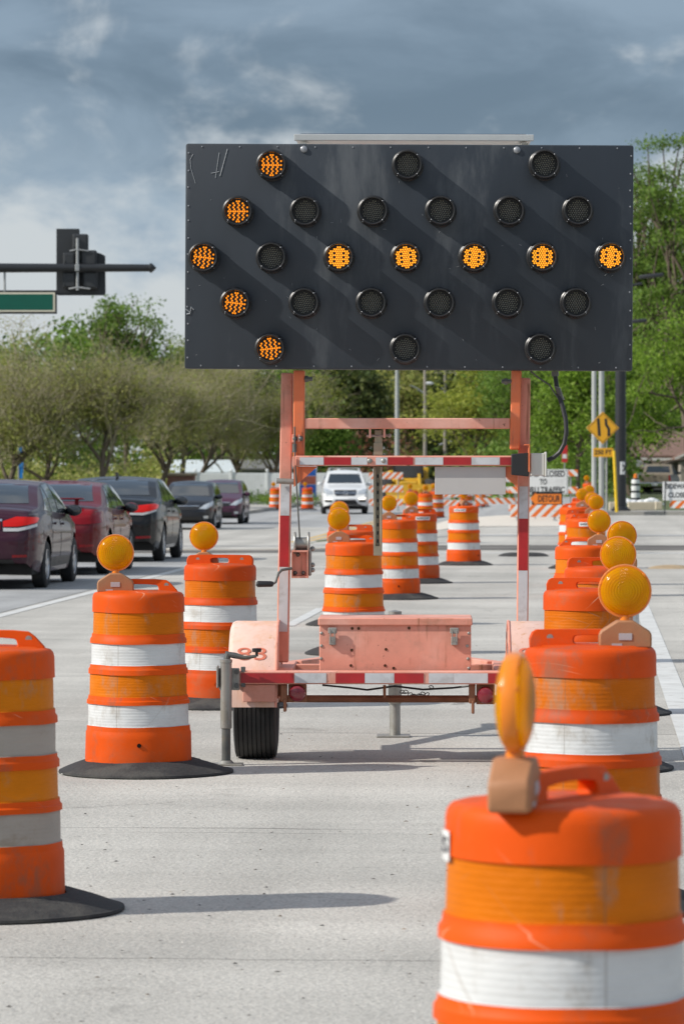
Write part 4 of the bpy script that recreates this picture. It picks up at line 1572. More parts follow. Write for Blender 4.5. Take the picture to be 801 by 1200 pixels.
# hanging plate, boxes, hose
mb = MB(); tbox(mb, 509, 592, 546.8, 579.5, .425, .432, .0015); mb.build('grey_plate', PLATE, TR)
mb = MB()
a = [T(598.5, 532, .36), T(619, 530.5, .36), T(619, 558.5, .36), T(598.5, 556.5, .36)]
mb.prism([(p.x, p.z) for p in a], 'Y', .36, .395); mb.build('control_box', mat('black control box', (.016, .018, .02), .55), TR, bevel=.004)
mb = MB(); tbox(mb, 618.6, 620.4, 521, 553, .34, .50, .001); tbox(mb, 614, 620.4, 520.5, 522, .34, .5, .001); mb.build('box_bracket', ORNG, TR)
mb = MB(); a, b = tbox(mb, 621, 637.5, 531, 557.5, .36, .50, .004); wb = mb.build('junction_box', GREYBOX, TR)
mb = MB(); tbox(mb, 637.8, 640, 529.5, 558.5, .35, .51, .003); mb.build('box_lid', GREYBOX, wb)
mb = MB()
pts = [T(649.5, 436, .5), T(650, 442, .5), T(651.5, 452, .49), T(654.5, 464, .48), T(658.5, 477, .46), T(662, 492, .44), T(662.8, 506, .43), T(660.5, 520, .43), T(655, 530, .43), T(648, 536, .43), T(640.5, 539.5, .43)]
mb.tube(pts, .0125, 10); hs = mb.build('power_hose', BLKPL, TR)
mb = MB()
for k in range(9):
    u = k / 8
    p_ = T(652.4 + 4.4 * u, 454 + 13 * u, .485)
    mb.lathe([(.016, -.003), (.021, 0), (.016, .003)], 12, M=Matrix.Translation(p_) @ Matrix.Rotation(.32, 4, 'Y'))
mb.build('hose_spring', STEEL, hs)
mb = MB(); mb.tube([T(621, 435, .5), T(632, 444, .5), T(643, 451, .5), T(650, 462, .49), T(656, 470, .47)], .005, 6); mb.tube([T(649.5, 435, .5), T(649.7, 441, .5)], .02, 10)
mb.build('signal_wire', STEELD, hs)

# winch with cable
mb = MB()
tbox(mb, 341.2, 361, 645, 646.8, .40, .50); tbox(mb, 341.2, 361, 675.5, 677.5, .40, .50); tbox(mb, 341.2, 342.6, 646.9, 675.4, .40, .50); tbox(mb, 359.6, 361, 646.9, 675.4, .40, .50)
tbox(mb, 342.7, 359.5, 646.9, 675.4, .44, .447)
wi = mb.build('winch_bracket', PINK, TR)
mb = MB()
for px, py in ((349, 650), (345.5, 671.5), (355.5, 671.5)):
    mb.ball(T(px, py, .437), .012, 8)
mb.build('winch_bolt', STEELD, wi)
mb = MB()
c = T(353, 637, .47)
for px in (345.5, 361.5):
    x = T(px, 0, .47).x
    mb.lathe([(.0, -.006), (.062, -.006), (.066, 0), (.062, .006), (0, .006)], 28, 'X', Matrix.Translation((x, .47, c.z)))
mb.lathe([(.035, -.035), (.035, .035)], 20, 'X', Matrix.Translation((c.x, .47, c.z)), caps=True)
tbox(mb, 361.4, 364.5, 643, 675, .42, .50, .004)
for py in (643, 662, 668): mb.ball(T(366, py, .46), .014, 8)
mb.build('winch_drum', STEEL, wi)
mb = MB(); mb.tube([T(345, 500, .44), T(345.5, 540, .43), T(351.5, 638, .45)], .0045, 6)
mb.tube([T(344.8, 520, .44), T(344.9, 530, .44)], .012, 8)
mb.build('winch_cable', STEELD, TR)
mb = MB()
mb.tube([T(342, 666, .38), T(330, 668, .36), T(326, 672, .35), T(323, 682, .34), T(319, 684.5, .34)], .008, 8)
ck = mb.build('winch_crank', STEELD, TR)
mb = MB(); mb.tube([T(320, 684.5, .34), T(318, 684.5, .34), T(302, 684.5, .34), T(300, 684.3, .34)], [.012, .016, .018, .01], 12); mb.build('crank_grip', BLKPL, ck)

# ---- the board itself
BY = .38
bc = T(478.7, 301.3, BY)
ks = F / (D0 + BY)
bw, bh = 524 / ks / 2, 264.5 / ks / 2
brd = bpy.data.objects.new('sign_panel', None)
mb = MB()
mb.box(-bw, bw, 0, .055, -bh, bh, .012, seg=2)
mb.mi = 1
for i in range(12):
    for z in (-bh + .018, bh - .018):
        mb.ball((-bw + .09 + i * (2 * bw - .18) / 11, -.001, z), .0048, 6, (1, .5, 1))
for i in range(13):
    for x in (-bw + .016, bw - .016):
        mb.ball((x + RNG.uniform(-.003, .003), -.001, -bh + .06 + i * (2 * bh - .12) / 12 + RNG.uniform(-.01, .01)), .0052, 6, (1, .5, 1))
for x, z in ((-.58, bh - .03), (.59, bh - .03)): mb.ball((x, -.002, z), .02, 10, (1, .5, 1))
mb.mi = 2
def scr(pts, r=.0016):
    mb.tube([(x, -.0008, z) for x, z in pts], r, 4)
scr([(-bw + .23, bh - .03), (-bw + .19, bh - .18)], .002); scr([(-bw + .185, bh - .05), (-bw + .165, bh - .19)], .0015)
scr([(-bw + .14, bh - .165), (-bw + .185, bh - .155)], .0018)
scr([(-bw + .04, bh - .06), (-bw + .025, bh - .09), (-bw + .03, bh - .14), (-bw + .055, bh - .22)], .0013)
scr([(-bw + .005, -bh + .33), (-bw + .03, -bh + .31), (-bw + .035, -bh + .34), (-bw + .05, -bh + .325)], .004)
scr([(-bw + .01, -bh + .3), (-bw + .03, -bh + .305)], .004)
for i in range(40):
    x, z = RNG.uniform(-bw, bw), RNG.uniform(-bh, bh)
    L = RNG.uniform(.003, .02); an = RNG.uniform(0, 3.14)
    scr([(x, z), (x + L * math.cos(an), z + L * math.sin(an))], .0008)
brd = mb.build('sign_panel', [BOARD, RIVET, SCRATCH], TR)
brd.location = bc
ROLL = math.radians(.33)
brd.rotation_euler.y = ROLL
# lamps
mb = MB()
mb.lathe([(.084, -.002), (.088, -.010), (.088, -.022), (.081, -.028), (.078, -.105), (.0745, -.108), (.069, -.106), (.067, -.05)], 40, 'Y', Matrix.Rotation(math.pi, 4, 'Z') @ Matrix.Diagonal((1, -1, 1, 1)) @ Matrix.Identity(4))
for v in mb.bm.verts: v.co.y = -abs(v.co.y)
mb.mi = 1
for k in range(4):
    t = math.radians(45 + 90 * k)
    mb.ball((.079 * math.cos(t), -.0295, .079 * math.sin(t)), .0048, 6)
    mb.ball((.0735 * math.cos(t), -.1075, .0735 * math.sin(t)), .0034, 6)
hood_proto = mb.build('lamp_hood', [HOOD, RIVET], None)
mb = MB()
mb.lathe([(.0, -.045), (.068, -.045)], 32, 'Y')
for v in mb.bm.verts: v.co.y = -abs(v.co.y)
face_proto = mb.build('lamp_face', LED_BASE, None)
def led_mesh(lit_fn, m, r):
    mb = MB()
    st = .0128
    for j in range(-6, 7):
        for i in range(-6, 7):
            x = (i + (.5 if j % 2 else 0)) * st
            z = j * st * .866
            if math.hypot(x, z) > .058: continue
            if not lit_fn(i, j): continue
            mb.lathe([(r, -.0455), (r * .9, -.049), (r * .5, -.051), (0, -.0515)], 8, 'Y', Matrix.Translation((x, 0, z)))
    for v in mb.bm.verts: v.co.y = -abs(v.co.y)
    o = mb.build('led_cluster', m, None)
    return o
led_on = led_mesh(lambda i, j: not (abs(i) == 2 and j % 2 == 0 and abs(j) < 4), LED_ON, .0050)
led_on2 = led_mesh(lambda i, j: i % 2 == 0 or j % 5 == 0, LED_DIM, .0055)
led_off = led_mesh(lambda i, j: True, LED_OFF, .0046)
PROTO = [hood_proto, face_proto, led_on, led_on2, led_off]
rows = ((194, (318.5, 477.5, 637), (318.5,)), (248, (279, 358, 437, 516, 596, 676), (279,)), (302, (239, 318.5, 397, 475.5, 555, 634.5, 714), (239, 397, 475.5, 555, 634.5, 714)),
        (355.5, (276, 356.5, 435, 514.5, 594, 673.5), (276,)), (409, (317, 474.5, 632.5), (317,)))
def cp(o, parent, loc=(0, 0, 0)):
    c = o.copy(); COL.objects.link(c); c.parent = parent; c.location = loc
    return c
for r_i, (py, pxs, lit) in enumerate(rows):
    for px in pxs:
        lx = (px - 478.7) / ks + .0
        lz = -(py - 301.3) / ks + math.sin(ROLL) * lx
        h = cp(hood_proto, TR, bc + Vector((lx, -.0005, lz - math.sin(ROLL) * lx)))
        h.rotation_euler = (RNG.uniform(-.012, .012), ROLL, RNG.uniform(-.012, .012))
        cp(face_proto, h)
        e = cp((led_on if px > 380 else led_on2) if px in lit else led_off, h)
        e.rotation_euler.y = RNG.choice((0, 0, .12, -.12))
for o in PROTO: bpy.data.objects.remove(o)
# solar panel above
a, b = T(346, 169, .5), T(622, 158, .5)
mb = MB()
mb.M = Matrix.Translation((0, .5, b.z - .018)) @ Matrix.Rotation(math.radians(1.5), 4, 'X') @ Matrix.Rotation(.004, 4, 'Y')
mb.box(a.x, b.x, -.05, .60, -.012, .014, .003)
mb.box(a.x - .006, b.x + .012, -.056, -.035, -.018, .018, .003)
sp = mb.build('solar_panel', ALU, TR)
mb = MB()
mb.M = Matrix.Translation((0, .5, b.z - .018)) @ Matrix.Rotation(math.radians(1.5), 4, 'X') @ Matrix.Rotation(.004, 4, 'Y')
mb.box(a.x + .03, b.x - .03, -.02, .57, .0205, .0225)
mb.build('solar_cells', SOLAR, sp)
mb = MB()
for x in (a.x + .02, b.x - .06):
    mb.box(x, x + .04, .44, .9, b.z - .075, b.z - .052, .003)
    mb.box(x, x + .04, .436, .47, bc.z + bh - .2, b.z - .05, .003)
mb.build('panel_support', STEEL, TR)

# ---------------------------------------------------------------- traffic drums
def drum_mats(k, dirt, wdirt, wcol=(.60, .61, .61), hue=(.68, .080, .002), amber=(.60, .150, .001)):
    return [mat('orange drum plastic ' + k, hue, .55, spec=.18, var=.14, vs=3, dirt=dirt, dcol=(.40, .13, .06), ds=3.5, dthr=.52, bump=.06, bs=25),
            mat('white drum sheeting ' + k, wcol, .5, spec=.2, var=.07, vs=5, dirt=wdirt, dcol=(.30, .25, .20), ds=3.2, dthr=.52, bump=.25, bs=9, stretch=(1, 1, 2.5)),
            mat('amber drum sheeting ' + k, amber, .5, spec=.15, var=.12, vs=4, dirt=dirt * .8, dcol=(.45, .20, .06), ds=4.0, dthr=.53, bump=.25, bs=9, stretch=(1, 1, 2.5)),
            mat('dark hole', (.01, .008, .006), .9)]
def worn(m, kind):
    """scuffs, scratches and (for sheeting) the fine honeycomb lines and overlap seam of retroreflective film"""
    t = NT.__new__(NT); t.t = m.node_tree
    b = next(n for n in t.t.nodes if n.type == 'BSDF_PRINCIPLED')
    link = b.inputs['Base Color'].links[0]
    c = link.from_socket
    tc = t.n('ShaderNodeTexCoord').outputs['Object']
    rnd = t.n('ShaderNodeObjectInfo').outputs['Random']
    v = t.vmath('ADD', tc, t.n('ShaderNodeCombineXYZ', i_0=t.math('MULTIPLY', rnd, 31.0), i_1=t.math('MULTIPLY', rnd, 17.0), i_2=rnd).outputs[0])
    # scuff scratches, long and thin in two slants
    for sl, seed in ((.35, 3.1), (-.8, 9.7)):
        s_ = t.n('ShaderNodeSeparateXYZ', i_0=v)
        u = t.math('ADD', s_.outputs['X'], s_.outputs['Y'])
        q = t.n('ShaderNodeCombineXYZ', i_0=t.math('ADD', t.math('MULTIPLY', u, 3.0), seed), i_1=t.math('MULTIPLY', t.math('ADD', s_.outputs['Z'], t.math('MULTIPLY', u, sl)), 60.0), i_2=seed).outputs[0]
        n1 = t.noise(q, 1.0, 2, .5)
        msk = t.math('MULTIPLY', t.ramp(n1, .70, .735), t.ramp(t.noise(v, 2.2, 3, .5), .45, .62))
        c = t.mix(t.math('MULTIPLY', msk, .7 if kind == 'o' else .35), c, (.80, .42, .26) if kind == 'o' else (.30, .24, .18))
    # grey tyre rub and road film gathering in soft patches
    n2 = t.noise(t.vmath('MULTIPLY', v, (1, 1, .5)), 5.0, 7, .72)
    c = t.mix(t.math('MULTIPLY', t.ramp(n2, .52, .70), .62), c, (.20, .11, .07) if kind == 'o' else (.28, .23, .17))
    t.put(b.inputs['Base Color'], c)
    if kind == 's':
        s_ = t.n('ShaderNodeSeparateXYZ', i_0=tc)
        ang = t.math('ARCTAN2', s_.outputs['Y'], s_.outputs['X'])
        hz = t.math('SINE', t.math('MULTIPLY', s_.outputs['Z'], 420.0))
        vt = t.math('SINE', t.math('MULTIPLY', ang, 90.0))
        h = t.math('ADD', t.math('MULTIPLY', hz, .16), t.math('MULTIPLY', t.noise(t.vmath('MULTIPLY', v, (1, 1, 2.2)), 7, 4, .55), 3.4))
        bp = t.n('ShaderNodeBump', i_Strength=.5, i_Distance=.003, i_Height=h)
        t.put(b.inputs['Normal'], bp.outputs[0])
        seam = t.math('LESS_THAN', t.math('ABSOLUTE', t.math('ADD', ang, t.math('ADD', .7, t.math('MULTIPLY', rnd, 1.6)))), .010)
        c2 = t.mix(t.math('MULTIPLY', seam, .35), c, (.16, .12, .08))
        t.put(b.inputs['Base Color'], c2)
DM = {'clean': drum_mats('clean', .25, .18), 'used': drum_mats('used', .5, .4, hue=(.60, .066, .003), amber=(.55, .125, .002)),
      'grimy': drum_mats('grimy', .45, .95, (.37, .33, .29), (.66, .078, .002), (.62, .18, .002))}
for v_ in DM.values():
    worn(v_[0], 'o'); worn(v_[1], 's'); worn(v_[2], 's')
DR = mat('black recycled rubber', (.028, .028, .029), .85, var=.25, vs=5, dirt=.55, dcol=(.10, .095, .085), ds=3, bump=.5, bs=55)
CASE = mat('tan battery case', (.36, .165, .075), .6, var=.12, vs=5, dirt=.4, dcol=(.28, .19, .12), ds=6, bump=.08, bs=60)
CASE_L = mat('grey case label', (.42, .42, .44), .5)
STICK = mat('white sticker', (.78, .78, .77), .45, dirt=.2, ds=8)
INK = mat('grey sticker ink', (.10, .10, .11), .6)
def lens_mat():
    m = bpy.data.materials.new('amber lens')
    m.use_nodes = True
    t = NT(m.node_tree)
    tc = t.n('ShaderNodeTexCoord').outputs['Object']
    s = t.n('ShaderNodeSeparateXYZ', i_0=tc)
    gx = t.math('SINE', t.math('MULTIPLY', s.outputs['X'], 900.0))
    gz_ = t.math('SINE', t.math('MULTIPLY', s.outputs['Z'], 900.0))
    rad = t.math('SQRT', t.math('ADD', t.math('POWER', s.outputs['X'], 2.0), t.math('POWER', s.outputs['Z'], 2.0)))
    gr = t.math('SINE', t.math('MULTIPLY', rad, 620.0))
    mid = t.math('LESS_THAN', t.math('ABSOLUTE', s.outputs['X']), .024)
    hgt = t.math('ADD', t.math('MULTIPLY', mid, t.math('MULTIPLY', gx, gz_)), t.math('MULTIPLY', gr, .5))
    hgt = t.math('ADD', hgt, t.math('MULTIPLY', t.noise(tc, 26, 3, .6), 1.6))
    bp = t.n('ShaderNodeBump', i_Strength=.55, i_Distance=.002, i_Height=hgt)
    nz = t.noise(tc, 14, 4, .6)
    c = t.mix(t.ramp(nz, .3, .7), (.95, .38, .0), (1.0, .56, .0))
    d = t.n('ShaderNodeBsdfPrincipled', i_Base_Color=c, i_Roughness=.16, i_Normal=bp.outputs[0])
    d.inputs['Coat Weight'].default_value = .22
    d.inputs['Specular IOR Level'].default_value = .25
    d.inputs['Coat Roughness'].default_value = .04
    tr = t.n('ShaderNodeBsdfTranslucent', i_Color=(1.0, .58, .0), i_Normal=bp.outputs[0])
    mx = t.n('ShaderNodeMixShader', i_0=.62, i_1=d.outputs[0], i_2=tr.outputs[0])
    o = t.n('ShaderNodeOutputMaterial')
    t.t.links.new(mx.outputs[0], o.inputs[0])
    return m
LENS = lens_mat()
LRIM = mat('amber lens rim', (.80, .22, .006), .3, coat=.4)
REFL = mat('lamp reflector cup', (.9, .62, .2), .12, .8)


def drum_proto(key, seed):
    r_ = random.Random(seed)
    t = thing('traffic_drum', 'orange traffic drum', 'traffic drum', (0, 0, 0), 0)
    O, Wt, Am = 0, 1, 2
    prof = [(.262, .036, O), (.279, .040, O), (.2795, .10, O), (.2765, .222, O), (.2715, .232, O), (.2715, .236, O), (.2695, .258, O), (0.2635, .259, Wt), (0.2615, .371, Wt), (.2698, .372, O),
            (.2690, .390, O), (.2625, .396, O), (.2605, .414, O), (0.2550, .415, Am), (0.2530, .527, Am), (.2613, .528, O), (.2605, .553, O), (.2535, .561, O), (.2520, .577, O),
            (0.2460, .578, Wt), (0.2445, .687, Wt), (.2528, .688, O), (.2518, .710, O), (.2445, .719, O), (.2430, .737, O), (0.2375, .738, Am), (0.2355, .850, Am), (.2420, .851, O),
            (.2405, .925, O), (.2370, .940, O), (.2280, .951, O), (.2100, .956, O), (.1850, .957, O), (.1700, .962, O), (0, .965, O)]
    # finer rings so that the dents read
    P, M = [], []
    for (a, b) in zip(prof[:-1], prof[1:]):
        n = 4 if abs(b[1] - a[1]) > .05 else 1
        for i in range(n):
            u = i / n
            P.append((a[0] + (b[0] - a[0]) * u, a[1] + (b[1] - a[1]) * u))
            M.append(b[2])
    P.append((prof[-1][0], prof[-1][1]))
    sd = seed * 3.7
    def mod(r, h, th):
        k = 1 + .020 * noise.noise(Vector((math.cos(th) * 1.3 + sd, math.sin(th) * 1.3, h * 3)))
        if h < .2 and h > .05:                       # moulded foot flats
            q = max(0, math.cos(3 * th + 1.0)) ** 4
            k -= .022 * q * (1 - abs(h - .12) / .09 if abs(h - .12) < .09 else 0)
        return r * k, h + .003 * noise.noise(Vector((math.cos(th) * 2, math.sin(th) * 2, sd)))
    mb = MB()
    mb.lathe(P, 80, 'Z', mis=M, mod=mod)
    mb.mi = 3
    for an in (-88, 32, 150):
        an = math.radians(an)
        mb.lathe([(0, 0), (.011, 0), (.011, .004)], 12, 'Y', Matrix.Rotation(an + math.radians(90), 4, 'Z') @ Matrix.Translation((0, -.278, .165)))
    body = mb.build('drum_body', DM[key], t, smooth=38)
    # handle across the top
    mb = MB()
    def ring(pts, y): return [mb.bm.verts.new((x, y, z)) for x, z in pts]
    if key == 'used':                                # wide plate with rounded ends and a small grip
        outer = [(-.222, .945), (-.224, .985), (-.215, 1.008), (-.198, 1.018), (-.09, 1.020), (.0, 1.020), (.09, 1.020), (.198, 1.018), (.215, 1.008), (.224, .985), (.222, .945), (.0, .945)]
        inner = [(-.055, .966), (-.060, .974), (-.060, .988), (-.054, .996), (-.03, .999), (0, .999), (.03, .999), (.054, .996), (.060, .988), (.060, .974), (.055, .966), (.0, .964)]
    else:                                            # sloped ends and a long open grip
        outer = [(-.212, .945), (-.205, .962), (-.172, .998), (-.148, 1.016), (-.09, 1.021), (.0, 1.022), (.09, 1.021), (.148, 1.016), (.172, .998), (.205, .962), (.212, .945), (.0, .945)]
        inner = [(-.105, .962), (-.108, .968), (-.105, .982), (-.098, .990), (-.05, .994), (0, .995), (.05, .994), (.098, .990), (.105, .982), (.108, .968), (.105, .962), (.0, .960)]
    def lay(y, f):
        k = lambda p: (p[0], p[1])
        return ring([k(p) for p in outer], y), ring([k(p) for p in inner], y)
    ws = .026
    oa, ia = lay(-ws, 0); ob, ib = lay(ws, 0)
    n = len(outer)
    for i in range(n):
        j = (i + 1) % n
        mb.bm.faces.new((oa[i], oa[j], ia[j], ia[i]))
        mb.bm.faces.new((ob[j], ob[i], ib[i], ib[j]))
        mb.bm.faces.new((oa[j], oa[i], ob[i], ob[j]))
        mb.bm.faces.new((ia[i], ia[j], ib[j], ib[i]))
    for v in mb.bm.verts:                            # plate flares towards its foot
        f = (1.021 - v.co.z) / .08
        v.co.y *= .62 + .55 * f
    hd = mb.build('handle', DM[key][0], t, smooth=30, bevel=.006)
    for x in (-.148, .148):
        mb = MB()
        mb.lathe([(0, -.0222), (.012, -.0222), (.012, .0222), (0, .0222)], 14, 'Y', Matrix.Translation((x, 0, .990)))
        mb.build('bolt', STEEL, hd)
    # rubber base ring
    mb = MB()
    def bmod(r, h, th):
        k = 1 + (.05 * (r - .27) / .18) * noise.noise(Vector((math.cos(th) * 1.1 + sd, math.sin(th) * 1.1, 2.2))) if r > .27 else 1
        return r * k, h + (.008 * noise.noise(Vector((math.cos(th) * 2 + sd, math.sin(th) * 2, 0))) if h > .02 and r > .3 else 0)
    rib = []
    for i in range(14):
        u = i / 13
        r = .285 + .155 * u
        z = .074 - .052 * u ** 1.25
        rib += [(r, z), (r + .006, z - .0025)]
    mb.lathe([(.25, .004), (.25, .07), (.275, .078)] + rib + [(.455, .020), (.458, .010), (.452, .004), (.25, .004)], 72, mod=bmod)
    mb.build('rubber_base', DR, t, smooth=50)
    return t


def make_light():
    """flashing barricade light: battery case with pitched top, neck, round lens; local origin at its foot"""
    c = bpy.data.objects.new('warning_light', None)
    COL.objects.link(c)
    mb = MB()
    pts = [(-.092, 0), (.092, 0), (.096, .012), (.096, .052), (.088, .064), (.028, .102), (-.028, .102), (-.088, .064), (-.096, .052), (-.096, .012)]
    mb.prism(pts, 'Y', -.042, .042)
    cs = mb.build('battery_case', CASE, c, bevel=.007)
    mb = MB(); mb.box(-.024, .024, -.0445, -.0425, .030, .055, .0006); mb.box(-.05, -.012, -.0435, -.0422, .010, .018); mb.build('case_label', CASE_L, cs)
    mb = MB(); mb.lathe([(.020, .102), (.018, .118), (.022, .135)], 16); mb.build('lamp_neck', LRIM, c)
    mb = MB()
    cz = .208
    R = .0975
    pr = [(0, .038), (.022, .0375), (.045, .035), (.065, .0305), (.080, .0245), (.088, .019), (.0885, .016)]
    mb.lathe(pr, 48, 'Y', Matrix.Translation((0, 0, 0)))
    mb.lathe(pr, 48, 'Y', Matrix.Rotation(math.pi, 4, 'Z'))
    ln = mb.build('lens', LENS, c, smooth=60)
    ln.location = (0, 0, cz)
    mb = MB()
    mb.lathe([(.0875, .014), (.0955, .015), (R, .009), (R, -.009), (.0955, -.015), (.0875, -.014)], 48, 'Y')
    for k in range(3):
        a = math.radians(40 + 120 * k)
        mb.box(-.006, .006, -.019, .019, -.006, .006, .002, Matrix.Translation((.090 * math.cos(a), 0, .090 * math.sin(a))))
    mb.build('lens_rim', LRIM, ln)
    mb = MB()
    mb.lathe([(.010, -.020), (.03, -.012), (.052, .004), (.058, .012)], 24, 'Y')
    mb.ball((0, -.008, 0), .011, 10)
    mb.build('reflector', REFL, ln)
    return c


PROTOS = {k: drum_proto(k, i + 2) for i, k in enumerate(('clean', 'used', 'grimy'))}
LIGHT = make_light()


def sticker(t, text, ang, z=.893, w=.13, h=.045, r=.2425):
    mb = MB()
    def wrap(v, o): 
        a = ang + v[0] / r
        return Vector(((r + o) * math.sin(a), -(r + o) * math.cos(a), z + v[1]))
    n = 8
    for i in range(n):
        x0, x1 = -w / 2 + w * i / n, -w / 2 + w * (i + 1) / n
        mb.face([wrap((x0, -h / 2), .0022), wrap((x1, -h / 2), .0022), wrap((x1, h / 2), .0022), wrap((x0, h / 2), .0022)])
    st = mb.build('sticker', STICK, t)
    mb = MB()
    text_mb(mb, text, h * .75, None, fn=lambda v: wrap((v.x, v.y), .0035 + v.z * .1), depth=.0005, fit=w * .86)
    mb.build('sticker_print', INK, st)


G_LN = 'drums along the left side of the arrow board'
G_RN = 'drums in the line down the right side'
G_FN = 'far drums in the closed street'
first = {}


def drum(label, px, s, kind='clean', light=None, rot=0.0, lrot=0.0, group=G_LN, boff=None, size=1.0, lback=False, ldy=0.0):
    """light: sideways place of the lamp along the handle in metres (None: no lamp)"""
    loc = G(px, s)
    if kind not in first:
        t = PROTOS[kind]; first[kind] = t
    else:
        t = copy_tree(PROTOS[kind])
    t.location = loc
    t.rotation_euler = (0, 0, TH * 0 + rot)
    if boff:
        for c in t.children:
            if c.name.startswith('rubber_base'): c.location.x = boff
    tag(t, label, 'traffic drum', group)
    drum.jobs.append((t, light, lrot, lback, ldy))
    return t
drum.jobs = []

Dn = drum
d_a = Dn('orange drum cut by the left edge, with dirty grey bands and no lamp', -14, 323, 'grimy', None, .12, boff=.035)
d_b = Dn('whole orange drum with a round amber lamp left of the trailer wheel', 162, 223, 'clean', -.118, .1, boff=.03)
d_c = Dn('orange drum directly behind the trailer fender, its lamp on the far side of the handle', 258, 175, 'used', -.115, -.03, lback=True)
d_d = Dn('orange drum between the mast posts right behind the pink toolbox', 414, 137, 'clean', -.125, .05)
d_e = Dn('orange drum hidden behind the toolbox drum, only its top and lamp edge showing', 411, 116, 'used', -.115, .0)
d_f = Dn('orange drum just right of the telescoping strut, with two amber and two white bands', 465, 97, 'clean', -.10, .08)
d_g = Dn('orange drum with a white sticker, standing half behind the drum beside the strut', 491, 85.5, 'used', -.115, .15)
d_h = Dn('lone orange drum with black base and white sticker, below the hanging grey plate', 543, 72.5, 'clean', -.05, 1.0)
Dn('far orange drum right above the sticker drum, under the left end of the grey plate', 498, 36, 'clean', .0, .4, group=G_FN)
Dn('far orange drum partly behind another, below the left end of the grey plate', 511, 33, 'used', -.1, .0, group=G_FN)
Dn('far orange drum left in its cluster, in front of the yellow loader', 483, 29, 'clean', -.1, .2, group=G_FN)
Dn('small far orange drum behind the lone middle drum, to its right', 546, 27.5, 'used', None, .0, group=G_FN)
Dn('small far orange drum right of the lone middle drum, beside the barricade', 564, 28, 'clean', None, .3, group=G_FN)
Dn('tiny far drum left of the white car, in front of the white fence', 322.5, 26, 'clean', -.08, .0, group='drums on the far left kerb')
Dn('tiny far drum in front of the blue information sign', 360, 26, 'used', -.1, .0, group='drums on the far left kerb')
r1 = Dn('nearest orange drum, cut by the lower right corner, its lamp seen edge on', 659, 592, 'clean', -.190, math.radians(62), lrot=.36, group=G_RN, ldy=.035)
r1.scale = (.972, .972, 1)
r2 = Dn('second nearest drum on the right, big round lamp above the end of its wide handle', 691, 320, 'used', .125, .04, group=G_RN)
r3 = Dn('third drum in the right line, its lamp just above the nearest round lamp', 689, 220, 'used', .155, -.06, group=G_RN, lback=True)
r4 = Dn('fourth drum in the right line, only its top and lamp rim showing', 704, 180, 'used', .13, .12, group=G_RN)
r5 = Dn('fifth drum in the right line, its tan lamp case in full view', 684, 143, 'clean', .12, .0, group=G_RN)
r6 = Dn('sixth drum in the right line, with a white sticker under its arched handle', 686, 95, 'clean', .12, .1, group=G_RN)
Dn('drum almost hidden behind the stickered right drum, its lamp overlapping that lamp', 683, 87, 'used', .115, .0, group=G_RN)
r7 = Dn('eighth drum in the right line, sticking out left behind the stickered one', 673, 75, 'clean', .11, .0, group=G_RN)
Dn('last drum of the right line, its lamp seen behind the others', 684, 64, 'used', .09, .0, group=G_RN)
Dn('tiny far drum beyond the right line, left of the grey poles', 690, 33, 'clean', -.1, .0, group=G_FN)
for t, light, lrot, lback, ldy in drum.jobs:
    if light is None: continue
    l = copy_tree(LIGHT, t)
    l.location = (light, (.045 if lback else -.030) + ldy, .952 if not lback else .935)
    l.rotation_euler.z = lrot
def rm(o):
    for c in list(o.children): rm(c)
    bpy.data.objects.remove(o)
rm(LIGHT)
for k, t in PROTOS.items():
    if k not in first: rm(t)
sticker(d_g, 'BARRICADES', .10, w=.2)
sticker(d_h, 'BARRICADES', -1.25, w=.2)
sticker(r1, 'RS', -math.radians(62) - math.radians(82), z=.872, w=.11, h=.06)
sticker(r6, 'BARRICADES', .0, w=.22, h=.05)
sticker(d_e, 'BARRICADES', .35, w=.2)
# white striped channelizer by the pickup, bare base ring on the road
S = 28.0
b = G(744, S); b.z += .13
t = thing('channelizer', 'white and black banded channelizer left of the pickup', 'channelizer', b, TH)
mb = MB()
pr = [(.20, 0), (.20, .12), (.185, .125), (.185, .33), (.165, .335), (.165, .42), (.18, .425), (.18, .62), (.16, .625), (.16, .71), (.17, .715), (.17, .88), (.15, .93), (0, .95)]
ms = [1, 1, 0, 1, 1, 1, 0, 1, 1, 1, 0, 1, 1]
mb.lathe(pr, 28, mis=ms); mb.build('body', [WHITE, DKGREY], t)
mb = MB(); mb.lathe([(.08, .93), (.08, 1.1), (0, 1.14)], 14); mb.build('cap', ORG_SIGN, t)
b = G(613, 66)
mb = MB(); mb.lathe([(.24, .004), (.25, .05), (.28, .065), (.36, .055), (.44, .018), (.455, .004)], 48); mb.lathe([(0, .045), (.25, .05)], 48)
o = tag(mb.build('drum_base', DR), 'bare black rubber drum base lying on the road behind the right mast post', 'drum base'); o.location = b

# ---------------------------------------------------------------- vehicles
def car_paint(name, col, metal=.3):
    return mat(name, col, .4, 0.0, coat=.55, spec=.12, var=.06, vs=2, dirt=.03, dcol=(.16, .14, .12), ds=2)
CGLASS = mat('car window glass', (.015, .02, .022), .03, spec=.9, coat=.5)
CHROME = mat('chrome', (.65, .66, .67), .15, 1.0)
ALLOY = mat('alloy wheel', (.50, .51, .52), .3, .8)
TAIL_ON = mat('lit tail lamp', (.30, .003, .006), .2, spec=.2, coat=.15, emit=(1.0, .03, .012, 1), es=.28)
TAIL = mat('tail lamp', (.24, .003, .008), .2, spec=.25, coat=.3)
TAIL_CLEAR = mat('clear lamp plastic', (.6, .6, .6), .1, coat=.6)
HEADL = mat('headlamp plastic', (.55, .58, .60), .08, .4, coat=1.0)
DRL = mat('lit running light', (.9, .9, .85), .2, emit=(1.0, .93, .78, 1), es=1.6)
TRIMB = mat('black car trim', (.012, .012, .013), .45)
